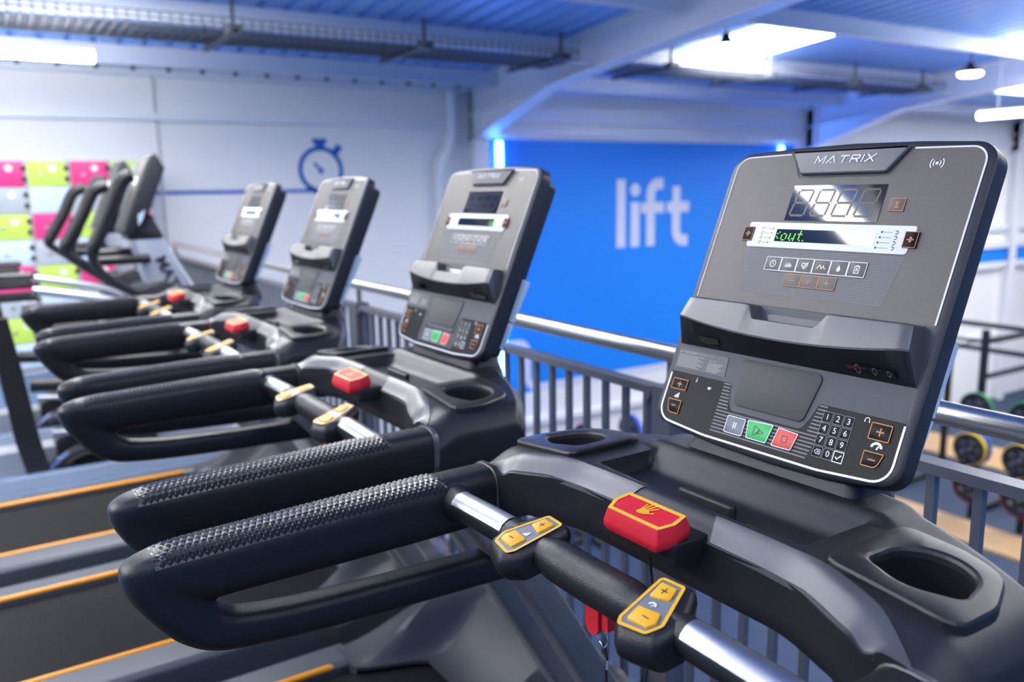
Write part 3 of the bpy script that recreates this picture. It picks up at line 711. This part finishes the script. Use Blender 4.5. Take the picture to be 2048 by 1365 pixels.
def neck():
    rg = []
    for z, w, ya, yb in ((1.045, .165, .890, .995), (1.075, .160, .895, .995), (1.10, .150, .905, .990), (1.13, .140, .920, .985), (1.17, .138, .935, .990), (1.25, .145, .975, 1.03)):
        rg.append([(x, y, z) for x, y in rpoly([(-w, ya), (w, ya), (w, yb), (-w, yb)], .02, 4)])
    return rings_vf(rg)
mk('console_neck', *neck(), M_house, T)

# ---- arms with knurled grips
ARM = [((.678, 1.047), (.678, .955), .037), ((.55, 1.046), (.58, .952), .038), ((.40, 1.042), (.42, .951), .038), ((.28, 1.038), (.30, .951), .038), ((.19, 1.035), (.245, .951), .038),
       ((.145, 1.031), (.232, .950), .036), ((.118, 1.020), (.229, .948), .033), ((.110, 1.003), (.228, .946), .031), ((.118, .975), (.228, .944), .030), ((.140, .940), (.229, .940), .030), ((.170, .902), (.232, .934), .030),
       ((.205, .878), (.242, .926), .030), ((.25, .866), (.265, .918), .029), ((.35, .857), (.35, .908), .028), ((.5, .850), (.5, .902), .027), ((.66, .845), (.66, .899), .027), ((.77, .842), (.77, .896), .026)]
def spw(c, e): return math.copysign(abs(c)**e, c)
AO = smooth_path([(a[0][0], a[0][1], a[2]) for a in ARM], 5); AI = smooth_path([(a[1][0], a[1][1], 0) for a in ARM], 5)
def arm_pt(o, i, W_, th, e=.62, gr=0.0):
    c = (o+i)/2; d = (o-i)/2; k = spw(math.cos(th), e); w = spw(math.sin(th), e)
    return (w*(W_+gr), c.x+d.x*k*(1+gr/max(d.length, .01)), c.y+d.y*k*(1+gr/max(d.length, .01)))
def arm(sg):
    n = 24; rings = []
    for o, i in zip(AO, AI):
        W_ = o.z; oo = Vector((o.x, o.y)); ii = Vector((i.x, i.y))
        rings.append([(sg*.372+p[0], p[1], p[2]) for p in (arm_pt(oo, ii, W_, 2*math.pi*k/n) for k in range(n))])
    mk('side_arm', *rings_vf(rings), M_rub, T, ang=60)
    # knurled grip shell
    NI, NJ = 92, 12; V = []; F = []
    for a in range(NI+1):
        y = .150+(.585-.150)*a/NI
        zt = lerp_tab([(.118, 1.020), (.145, 1.031), (.19, 1.035), (.28, 1.038), (.40, 1.042), (.55, 1.046), (.678, 1.047)], y); zi = .9515; W_ = lerp_tab([(.118, .033), (.145, .036), (.19, .038), (.678, .0375)], y)
        end = min(1, min(a, NI-a)/4)
        for b in range(NJ+1):
            th = rad(-62)+rad(124)*b/NJ; k = ((a+b) % 2)*(.0022)*end*min(1, min(b, NJ-b)) + .0003
            p = arm_pt(Vector((y, zt)), Vector((y, zi)), W_, th, .62, k); V.append((sg*.372+p[0], p[1], p[2]))
    for a in range(NI):
        for b in range(NJ):
            q = [a*(NJ+1)+b, (a+1)*(NJ+1)+b, (a+1)*(NJ+1)+b+1, a*(NJ+1)+b+1]
            if (a+b) % 2: F += [(q[0], q[1], q[3]), (q[1], q[2], q[3])]
            else: F += [(q[0], q[1], q[2]), (q[0], q[2], q[3])]
    mk('grip_sleeve', V, F, M_grip, T, smooth=False)
    # grey seam collar at the joint
    o, i = Vector((.676, 1.047)), Vector((.676, .955)); rg = []
    for y, g in ((.668, .0005), (.669, .0022), (.676, .0026), (.680, .0005)):
        rg.append([(sg*.372+p[0], y, p[2]) for p in (arm_pt(Vector((y, 1.047)), Vector((y, .955)), .037, 2*math.pi*k/n, .62, g) for k in range(n))])
    mk('seam_collar', *rings_vf(rg, False, False), M_strip, T)
for sg in (-1, 1): arm(sg)

# ---- pulse bar with control pads
BY, BZ = .590, 1.010
path = smooth_path([(-.350, BY+.006, BZ-.004), (-.30, BY+.004, BZ), (-.2, BY+.002, BZ+.004), (-.1, BY+.004, BZ+.003), (0, BY+.006, BZ), (.1, BY+.004, BZ+.003), (.2, BY+.002, BZ+.004), (.30, BY+.004, BZ), (.350, BY+.006, BZ-.004)], 6)
rs = [.0225+.008*ss(.31, .345, abs(p.x))+.0055*(1-ss(.07, .10, abs(p.x))) for p in path]
pb = mk('pulse_bar', *tube_vf(path, rs, 20), M_rub, T)
def bar_at(x):
    k = min(range(len(path)-1), key=lambda q: abs((path[q].x+path[q+1].x)/2-x)); p, q = path[k], path[k+1]; f = (x-p.x)/(q.x-p.x); return p.y+(q.y-p.y)*f, p.z+(q.z-p.z)*f, rs[k]+(rs[k+1]-rs[k])*f
def tube_patch(x0, x1, t0, t1, r, y, z, nx=24, nt=10):
    V = []; F = []
    for i in range(nx+1):
        x = x0+(x1-x0)*i/nx; y, z, r = bar_at(x); r += .0010
        for j in range(nt+1):
            t = t0+(t1-t0)*j/nt; V.append((x, y+r*math.cos(t), z+r*math.sin(t)))
    for i in range(nx):
        for j in range(nt): k = i*(nt+1)+j; F.append((k, k+nt+1, k+nt+2, k+1))
    return V, F
for sg in (-1, 1):
    a, b = (.175, .315); mk('pulse_sensor', *tube_patch(sg*a, sg*b, rad(72), rad(158), .0238, BY+.003, BZ+.002), M_satin, T)
    # pad block
    pol = rpoly([(.082, .632), (.140, .636), (.172, .585), (.165, .545), (.118, .530), (.094, .552)], [.012, .012, .02, .014, .014, .014], 4)
    pol = [(sg*x, y) for x, y in pol]
    tilt = lambda y: .0+(y-.585)*.30
    PM = lambda x, y, h: (x, y, h+tilt(y))
    mk('control_pad', *rings_vf([[PM(x*.97+sg*.005, .588+(y-.588)*.72, .990) for x, y in pol], [PM(x, .588+(y-.588)*.93, 1.003) for x, y in pol]]+[[PM(x, y, z) for x, y in inset(pol, q)] for z, q in ((1.016, 0), (1.024, .0012), (1.031, .005), (1.0345, .011))]), M_rub, T, ang=50)
    fr = [(sg*x, y) for x, y in rpoly([(.097, .621), (.130, .623), (.155, .566), (.148, .548), (.112, .542), (.106, .550)], [.004, .004, .006, .005, .004, .004], 3)]
    pf = flat('pad_frame', [ribbon2(fr, .0042, True)], PM, 1.0356, M_yel, T)
    flat('pad_face', [poly2(inset(fr, .002))], PM, 1.0350, M_greykey, pf)
    b1 = [(sg*x, y) for x, y in rpoly([(.1035, .614), (.127, .615), (.1335, .597), (.1085, .590)], .002, 3)]
    b2 = [(sg*x, y) for x, y in rpoly([(.111, .572), (.142, .576), (.1485, .562), (.144, .553), (.115, .551)], .002, 3)]
    for pol2, ic in ((b1, 'plus'), (b2, 'minus')):
        k = pillow('pad_button', pol2, 1.034, 1.0378, .001, PM, M_yel, T, 2)
        cx = sum(p[0] for p in pol2)/len(pol2); cy = sum(p[1] for p in pol2)/len(pol2)
        flat('button_symbol', icon(ic, cx, cy, .0050), PM, 1.0381, M_dark, k)
    flat('pad_mark', icon('gauge' if sg > 0 else 'steps', sg*.122, .582, .0048), PM, 1.0362, M_white, pf)

# ---- emergency stop
EM = lambda x, y, h: (x+.012, y, h+(y-.668)*.22)
eb_ = rpoly([(-.056, .696), (.056, .696), (.060, .668), (.050, .644), (-.050, .644), (-.060, .668)], .004, 3)
et = rpoly([(-.052, .692), (.052, .692), (.047, .653), (-.047, .653)], .003, 3)
rgs = [[EM(x, y, 1.058) for x, y in inset(rpoly([(-.055, .695), (.055, .695), (.058, .670), (.047, .650), (-.047, .650), (-.058, .670)], .004, 3), .002)]]
es = mk('stop_button', *rings_vf([[EM(x*.93, .672+(y-.672)*.88, 1.060) for x, y in eb_], [EM(x, y, 1.067) for x, y in eb_], [EM(x, y, 1.074) for x, y in eb_], [EM(x*.93, .672+(y-.672)*.84, 1.0885) for x, y in eb_]]), M_red, T)
flat('stop_border', [ribbon2(inset([(x*.93, .672+(y-.672)*.84) for x, y in eb_], .003), .0058, True)], EM, 1.0890, mat('yellow_print', (.85, .48, .04), .45), es)
hand = [poly2([(-.010, .664), (-.004, .662), (.006, .664), (.009, .669), (.006, .674), (-.008, .673)])]
for x0, y0, x1, y1 in ((.004, .673, .013, .6835), (.000, .673, .006, .6865), (-.004, .673, -.001, .6865), (-.007, .672, -.008, .6835), (.006, .666, .016, .672)): hand.append(ribbon2([(x0, y0), (x1, y1)], .0028))
flat('hand_mark', hand, EM, 1.0893, M_yel, es)
pillow('stop_base', rpoly([(-.050, .738), (.074, .738), (.072, .664), (-.048, .664)], .004, 3), 1.035, 1.066, .003, XYZ, M_black, T)
mk('tether_hook', *joinparts([tube_vf([(.012, .676, 1.062), (.012, .676, 1.038)], .007, 10), tube_vf([(.004, .676, 1.037), (.020, .676, 1.037)], .008, 10)]), M_black, T)
# safety clip with ring and cord
def CMp(x, y, h): return (x, .622+h, y)
cl = pillow('safety_clip', rpoly([(-.030, .990), (-.004, .990), (-.004, .938), (-.010, .928), (-.024, .928), (-.030, .938)], [.004, .004, .004, .006, .006, .004], 4), -.010, .006, .003, lambda x, y, h: (x, .618+h, y), M_red, T)
mk('clip_jaw', *joinparts([boxvf(-.002, .010, .612, .626, .940, .985), tube_vf([(-.006, .619, .970), (.014, .619, .970)], .004, 8)]), M_red, cl)
mk('clip_spring', *tube_vf([(.0, .619, .968), (.012, .619, .968)], .0055, 8), M_steel, cl)
mk('clip_rest', *boxvf(.001, .018, .606, .632, .975, .995), M_black, T, False)
mk('split_ring', *tube_vf([(-.008+.011*math.cos(t), .618+.002*math.sin(2*t), .922+.011*math.sin(t)) for t in [k*2*math.pi/20 for k in range(21)]], .0009, 6), M_chrome, cl)
mk('tether_cord', *tube_vf(smooth_path([(-.004, .618, .913), (.001, .618, .900), (.0, .618, .880), (.006, .618, .82), (.018, .625, .765), (.034, .64, .80), (.040, .65, .88), (.030, .67, .97), (.014, .676, 1.036)], 6), .0019, 8), M_black, cl)
mk('cord_ferrule', *tube_vf([(.0005, .618, .897), (.0, .618, .884)], .0032, 8), M_chrome, cl)

# ---- uprights, hood, deck
for sg in (-1, 1):
    rg = []
    for z, v, hv, hu_ in ((.965, .665, .050, .030), (.90, .700, .042, .030), (.84, .742, .032, .029), (.58, .895, .034, .028), (.30, 1.06, .036, .028), (.12, 1.16, .040, .028)):
        rg.append([(sg*.362+x, v+y, z) for x, y in rpoly([(-hu_, -hv), (hu_, -hv), (hu_, hv), (-hu_, hv)], .010, 3)])
    mk('upright', *rings_vf(rg), M_upr, T)
def hood():
    NU, NV = 60, 36; V = []; F = []
    for i in range(NU+1):
        u = -.43+.86*i/NU; a = abs(u)
        vf = .745+.19*(1-ss(.17, .27, a))
        for j in range(NV+1):
            t = j/NV; v = vf+(1.285-vf)*t
            side = .205+.075*ss(.76, 1.10, v)-.06*ss(1.2, 1.285, v)
            mid = .200+.155*ss(0, .24, v-vf)-.10*ss(1.18, 1.285, v)
            k = 1-ss(.235, .305, a); z = side+(mid-side)*k
            z -= .055*(max(0, a-.375)/.055)**2
            V.append((u, v, z))
    for i in range(NU):
        for j in range(NV): k = i*(NV+1)+j; F.append((k, k+NV+1, k+NV+2, k+1))
    loop = [(i, 0) for i in range(NU+1)]+[(NU, j) for j in range(1, NV+1)]+[(i, NV) for i in range(NU-1, -1, -1)]+[(0, j) for j in range(NV-1, 0, -1)]
    base = len(V); ids = [i*(NV+1)+j for i, j in loop]
    for q in ids: x, y, z = V[q]; V.append((x, y, .19 if y < 1.0 and abs(x) < .27 else .04))
    n = len(ids)
    for k in range(n): F.append((ids[k], ids[(k+1) % n], base+(k+1) % n, base+k))
    return V, F
mk('motor_hood', *hood(), M_hood, T, ang=30)
mk('running_belt', *joinparts([boxvf(-.285, .285, -.72, .97, .150, .178), tube_vf([(-.28, -.72, .118), (.28, -.72, .118)], .055, 16)]), M_belt, T)
for sg in (-1, 1):
    pr = rpoly([(.292, .150), (.292, .196), (.312, .205), (.405, .200), (.425, .186), (.430, .09), (.40, .05), (.30, .05)], [.003, .004, .01, .012, .012, .02, .01, .003], 3)
    mk('side_rail', *rings_vf([[(sg*x, y, z) for x, z in pr] for y in (-.80, .765)]), M_rail, T)
    mk('orange_insert', *tube_vf([(sg*.300, -.78, .2005), (sg*.300, -.4, .2005), (sg*.300, .69, .2005), (sg*.300, .70, .199)], [.0095, .0095, .0095, .006], 10), M_orng, T)
    mk('leveling_foot', *tube_vf([(sg*.34, -.70, 0), (sg*.34, -.70, .07)], .022, 12), M_black, T)
mk('base_frame', *joinparts([boxvf(-.30, .30, -.70, 1.25, .055, .12), boxvf(-.38, .38, 1.10, 1.20, .0, .10), boxvf(-.36, -.30, -.7, 1.2, .05, .12), boxvf(.30, .36, -.7, 1.2, .05, .12)]), M_black, T, False)

# ---- place the row
index_children()
TY = rad(1.36); trees = []
for k in range(4):
    t = TM if k == 0 else copy_tree(TM)
    t.location = (-float(k), 0, 0); t.rotation_euler = (0, 0, TY); trees.append(t)
labs = ['treadmill with green scrolling letters on its display, at the row end away from the lockers', 'treadmill with a sliver of green on its display, third from the elliptical trainers', 'treadmill with blank dark displays, second from the elliptical trainers', 'treadmill at the end of the row, right beside the elliptical trainers']
for t, l in zip(trees, labs): tag(t, l, 'treadmill', 'treadmills in a row along the railing')
# lit dots on the displays of two machines
GL = {'k': ['00', '01', '10', '00', '10', '01', '00'], 'o': ['0000', '0000', '0110', '1001', '1001', '1001', '0110'], 'u': ['0000', '0000', '1001', '1001', '1001', '1011', '0101'], 't': ['010', '010', '111', '010', '010', '010', '001'], '.': ['0', '0', '0', '0', '0', '0', '1']}
def dots(chars, u0):
    P = []; c = 0
    for ch in chars:
        g = GL[ch]
        for r, row in enumerate(g):
            for q, b in enumerate(row):
                if b == '1': P.append(poly2(circ(u0+(c+q)*.00285+.0003*(3-r), .1165-r*.0024-.0012, .00105, 8)))
        c += len(g[0])+1
    return P
flat('lit_text', dots('kout.', -.0785), Fm, .0025, M_led, trees[0])
flat('lit_text', dots('ko', .0635), Fm, .0025, M_led, trees[1])

# ================================================================== elliptical trainers
def elliptical():
    X = -4.4; Y0 = .55
    t = empty('elliptical_trainer', (X, Y0, 0))
    def L(px, py, dx): p = onX(px, py, X+dx); return (dx, p.y-Y0, p.z)
    def strip(name, pts, dx0, dx1, m, r=.01):
        poly = [L(px, py, dx1)[1:] for px, py in pts]
        poly = rpoly(poly, r, 4)
        return pillow(name, poly, dx0, dx1, min(.012, abs(dx1-dx0)*.3), lambda y, z, h: (h, y, z), m, t)
    con = strip('console', [(301, 309), (310, 305), (330, 336), (300, 424), (261, 474), (244, 468)], -.17, .17, M_house, .015)
    a = Vector(L(300, 311, .17)); b_ = Vector(L(246, 464, .17))
    d = (a-b_); nrm = Vector((0, -d.z, d.y)).normalized()
    def EF(x, s, h): p = b_+d*s+nrm*h; return (x, p.y, p.z)
    sc = pillow('console_screen', rpoly([(-.155, .05), (.155, .05), (.155, .97), (-.155, .97)], .02, 4), 0, .006, .002, EF, M_panel, t)
    flat('screen_print', [poly2([(-.06, .62), (.06, .62), (.06, .72), (-.06, .72)])], EF, .0065, M_white, sc)
    lb = flat('side_label', [poly2([L(276, 430, .17)[1:], L(290, 419, .17)[1:], L(285, 440, .17)[1:], L(277, 452, .17)[1:]])], lambda y, z, h: (h, y, z), .173, M_label, t)
    strip('mast_collar', [(258, 455), (300, 425), (330, 476), (252, 480)], -.10, .10, M_house)
    ms = strip('mast', [(262, 478), (325, 474), (388, 570), (415, 612), (340, 690), (300, 578)], -.09, .09, M_silver, .02)
    p0 = Vector(L(338, 505, .09)); p1 = Vector(L(382, 588, .09)); dd = (p1-p0).normalized(); nn = Vector((0, -dd.z, dd.y))
    if nn.z < 0: nn = -nn
    def MT(x, y, h): p = p0+dd*(x)+nn*y-nn*.06; return (.094, p.y, p.z)
    flat('mast_lettering', [shift(text2('MATRIX', .085, 0, 1.1, 'LEFT', .003), 0, 0)], MT, 0, M_dark, ms)
    for dx, pts in ((.25, [(262, 350), (240, 366), (220, 415), (198, 470), (186, 500), (190, 528), (215, 556), (262, 582), (300, 600)]), (-.28, [(214, 372), (186, 384), (165, 430), (142, 472), (130, 498), (142, 512), (172, 530), (215, 560), (262, 585)])):
        pp = smooth_path([L(px, py, dx) for px, py in pts], 5)
        n = len(pp); rs = [.036 if k < n*.42 else .036-.012*ss(.42, .6, k/n) for k in range(n)]
        mk('moving_arm', *tube_vf(pp, rs, 12), M_rub, t)
    for dx, pts in ((.12, [(300, 517), (250, 520), (192, 524)]), (-.12, [(290, 503), (240, 505), (196, 508)])):
        mk('fixed_handle', *tube_vf(smooth_path([L(px, py, dx) for px, py in pts], 4), .026, 10), M_rub, t)
    strip('drive_shroud', [(262, 585), (330, 560), (395, 600), (420, 700), (410, 760), (330, 750), (270, 690)], -.16, .16, M_house, .05)
    # pedals with their carrier rails
    for dx, dy, dz in ((.24, 0, 0), (-.24, .30, -.28)):
        q = lambda px, py: tuple(Vector(L(px, py, dx))+Vector((0, dy, dz)))
        a = q(-60, 600); b = q(74, 604)
        pd = pillow('pedal', rpoly([(dx-.075, a[1]), (dx+.075, a[1]), (dx+.075, b[1]), (dx-.075, b[1])], .03, 4), a[2]-.02, a[2]+.015, .012, XYZ, M_rub, t)
        pillow('pedal_rim', rpoly([(dx-.085, a[1]-.02), (dx+.085, a[1]-.02), (dx+.085, b[1]-.01), (dx-.085, b[1]-.01)], .03, 4), a[2]+.045, a[2]+.075, .01, XYZ, M_black, pd)
        pillow('pedal_heel', rpoly([(dx-.085, a[1]-.02), (dx+.085, a[1]-.02), (dx+.085, b[1]), (dx-.085, b[1])], .03, 4), a[2]+.09, a[2]+.115, .01, XYZ, M_black, pd)
        mk('carrier_rail', *tube_vf(smooth_path([q(66, 582), q(140, 590), q(250, 606), q(330, 630)], 4), .022, 10), M_silver, t)
    mk('link_arm', *rings_vf([[(x, y-Y0, z) for x, y in [(.20, p.y-w), (.27, p.y-w), (.27, p.y+w), (.20, p.y+w)]] for p, w, z in [(onX(px, py, X+.27), w, onX(px, py, X+.27).z) for px, py, w in ((-8, 640, .05), (20, 740, .052), (55, 880, .056), (80, 950, .055), (88, 968, .035))]]), M_black, t)
    mk('crank_link', *tube_vf([L(95, 945, .2), L(150, 905, .2), L(250, 868, .2)], .035, 10), M_black, t)
    for py, r_, m_, x0, x1 in ((772, .038, M_rub, 60, 330), (836, .028, M_rail, 100, 330), (866, .018, M_silver, 105, 320)): mk('linkage_tube', *tube_vf([L(x0, py, .12), L(x1, py-10, .12)], r_, 10), m_, t)
    strip('drive_cover', [(110, 880), (200, 850), (300, 840), (330, 900), (230, 925), (120, 945)], -.12, .12, M_black, .03)
    mk('crank_rod', *tube_vf([L(96, 940, .24), L(138, 905, .24)], .012, 8), M_chrome, t)
    mk('base_frame', *joinparts([boxvf(-.30, -.22, -.95, .62, .0, .07), boxvf(.22, .30, -.95, .62, .0, .07), boxvf(-.30, .30, -.99, -.93, 0, .08), boxvf(-.36, .36, .60, .68, 0, .09), boxvf(-.08, .08, -.9, .62, .02, .16)]), M_silver, t, False)
    mk('roller_track', *joinparts([boxvf(-.29, -.23, -.9, .1, .07, .085), boxvf(.23, .29, -.9, .1, .07, .085)]), M_chrome, t, False)
    return t
E1 = elliptical()
index_children()
E2 = copy_tree(E1); E2.location.x -= .98; E2.location.y -= .02
tag(E1, 'black and silver elliptical trainer standing beside the last treadmill', 'elliptical', 'elliptical trainers by the lockers')
tag(E2, 'black and silver elliptical trainer standing nearest the coloured lockers', 'elliptical', 'elliptical trainers by the lockers')

# ================================================================== weights floor below the railing
for i, (y0, y1, x0, x1) in enumerate(((8.30, 8.75, -6.6, -1.5), (9.40, 10.05, -6.6, -1.5), (12.3, 13.3, -7.2, -1.5), (14.6, 15.4, -7.2, -2))):
    o = mk('lifting_platform', *boxvf(x0, x1, y0, y1, GF, GF+.04), M_wood, None, False)
    tag(o, ['narrow wooden lifting platform strip furthest from the squat racks', 'wooden lifting platform strip just in front of the squat racks', 'wooden lifting platform strip behind the squat racks', 'wooden lifting platform strip at the far end of the weights floor'][i], 'platform', 'wooden platforms on the weights floor')
def squat_rack(x, y, label, w=1.15, dp=1.25, h=2.30):
    t = empty('squat_rack', (x, y, GF)); tag(t, label, 'rack', 'black squat racks on the weights floor')
    for sx in (-w/2, w/2):
        for sy in (0, dp): mk('rack_upright', *boxvf(sx-.035, sx+.035, sy-.035, sy+.035, 0, h+(.12 if sy == 0 else 0)), M_black, t, False)
        mk('side_beam', *boxvf(sx-.03, sx+.03, 0, dp, h-.06, h), M_black, t, False); mk('side_beam', *boxvf(sx-.03, sx+.03, 0, dp, .04, .10), M_black, t, False); mk('side_beam', *boxvf(sx-.03, sx+.03, 0, dp, h-.5, h-.45), M_black, t, False)
        mk('safety_arm', *boxvf(sx-.025, sx+.025, -.34, 0, .75, .81), M_black, t, False)
    for z in (h-.06, h-.40): mk('cross_beam', *boxvf(-w/2, w/2, dp-.03, dp+.03, z, z+.06), M_black, t, False)
    mk('pull_up_bar', *tube_vf([(-w/2, 0, h-.03), (w/2, 0, h-.03)], .02, 10), M_black, t)
    for sx in (-w/2, w/2):
        for z in (.45, .95, 1.45): mk('storage_peg', *tube_vf([(sx, -.03, z), (sx, -.30, z)], .022, 8), M_chrome, t)
    return t
pr = onZ(1942, 1035, GF)
racks = []
for i in range(3):
    racks.append(squat_rack(pr.x-.575-1.75*(i-1), pr.y, ['black squat rack standing nearest the row of treadmills', 'black squat rack in the middle of the three', 'black squat rack nearest the blue painted wall'][i]))
def plate(x, y, z, r, m, label, th=.055):
    t = empty('weight_plate', (x, y, z)); tag(t, label, 'weight plate', 'weight plates on the racks')
    n = 28; c = lambda R_, yy: [(R_*math.cos(2*math.pi*k/n), yy, R_*math.sin(2*math.pi*k/n)) for k in range(n)]
    mk('plate_disc', *rings_vf([c(.026, -th/2-.004), c(.07, -th/2-.004), c(.08, -th/2+.008), c(r*.72, -th/2+.008), c(r*.78, -th/2), c(r-.012, -th/2), c(r-.01, th/2), c(.026, th/2)], False, False), M_black, t)
    mk('rim_band', *rings_vf([c(r-.012, -th/2+.001), c(r, -th/2+.006), c(r, th/2-.006), c(r-.012, th/2)], False, False), m, t)
    mk('hub_sleeve', *rings_vf([c(.024, -th/2-.006), c(.034, -th/2-.006), c(.034, th/2+.002), c(.024, th/2+.002)], False, False), M_chrome, t)
    hl = [([(r*.5*math.cos(a)+.045*math.cos(b), r*.5*math.sin(a)+.03*math.sin(b)) for b in [2*math.pi*k/10 for k in range(10)]], [tuple(range(10))]) for a in (0, 1.257, 2.513, 3.77, 5.027)]
    for hh_ in hl: flat('grip_slot', [hh_], lambda a, b, h: (a, h, b), -th/2+.006, M_galv, t)
    return t
cols = [(M_plate_b, 'blue'), (M_plate_y, 'yellow'), (M_plate_r, 'red'), (M_plate_g, 'green')]
pegs = []
for i, rk_ in enumerate(racks):
    for sx in (-.575, .575):
        for j, z in enumerate((.45, .95, 1.45)): pegs.append((rk_.location.x+sx, rk_.location.y, GF+z-.012, i, sx, j))
nm = ['the rack nearest the treadmills', 'the middle rack', 'the rack nearest the blue wall']; hgt = ['lowest', 'middle', 'top']; sd = {-.575: 'far-side', .575: 'near-side'}
for n_, (x, y, z, i, sx, j) in enumerate(pegs):
    m, cn_ = [(M_plate_r, 'red'), (M_plate_b, 'blue'), (M_plate_g, 'green')][(j+(1 if (i+int(sx > 0)) % 2 else 0)) % 3] if j != 0 else (M_plate_r, 'red')
    r = .225 if j < 2 else .21
    plate(x, y-.085, z, r, m, '%s-rimmed black weight plate on %s peg, %s post of %s' % (cn_, hgt[j], sd[sx], nm[i]))
    if j == 1: plate(x, y-.16, z, r-.015, M_plate_y, 'yellow-rimmed outer weight plate on middle peg, %s post of %s' % (sd[sx], nm[i]))
# equipment along the blue wall
def plate_tree(x, y, label, cols_):
    t = empty('plate_tree', (x, y, GF)); tag(t, label, 'plate tree', 'plate trees by the blue wall')
    mk('tree_post', *boxvf(-.04, .04, -.04, .04, .04, 1.35), M_plate_b, t, False); mk('tree_base', *joinparts([boxvf(-.3, .3, -.05, .05, 0, .05), boxvf(-.05, .05, -.3, .3, 0, .05)]), M_black, t, False)
    for z in (.42, .86, 1.28): mk('storage_peg', *tube_vf([(0, -.04, z), (0, -.26, z)], .022, 8), M_chrome, t)
for i, (px, py) in enumerate(((1258, 838), (1165, 855))):
    p = onX(px, py, -6.9); plate_tree(p.x, p.y+.12, ['blue plate tree by the blue wall, nearest the squat racks', 'blue plate tree by the blue wall, between two others', 'blue plate tree by the blue wall, closest to the roof column'][i], None)
    for j, z in enumerate((.42, .86, 1.28)):
        m, c_ = [(M_plate_r, 'red'), (M_plate_y, 'yellow'), (M_plate_b, 'blue')][(i+j) % 3]
        plate(p.x, p.y+.12-.09, GF+z-.012, .21, m, 'weight plate with %s rim on the %s peg of the %s plate tree' % (c_, hgt[j], ['racks-side', 'middle', 'column-side'][i]))
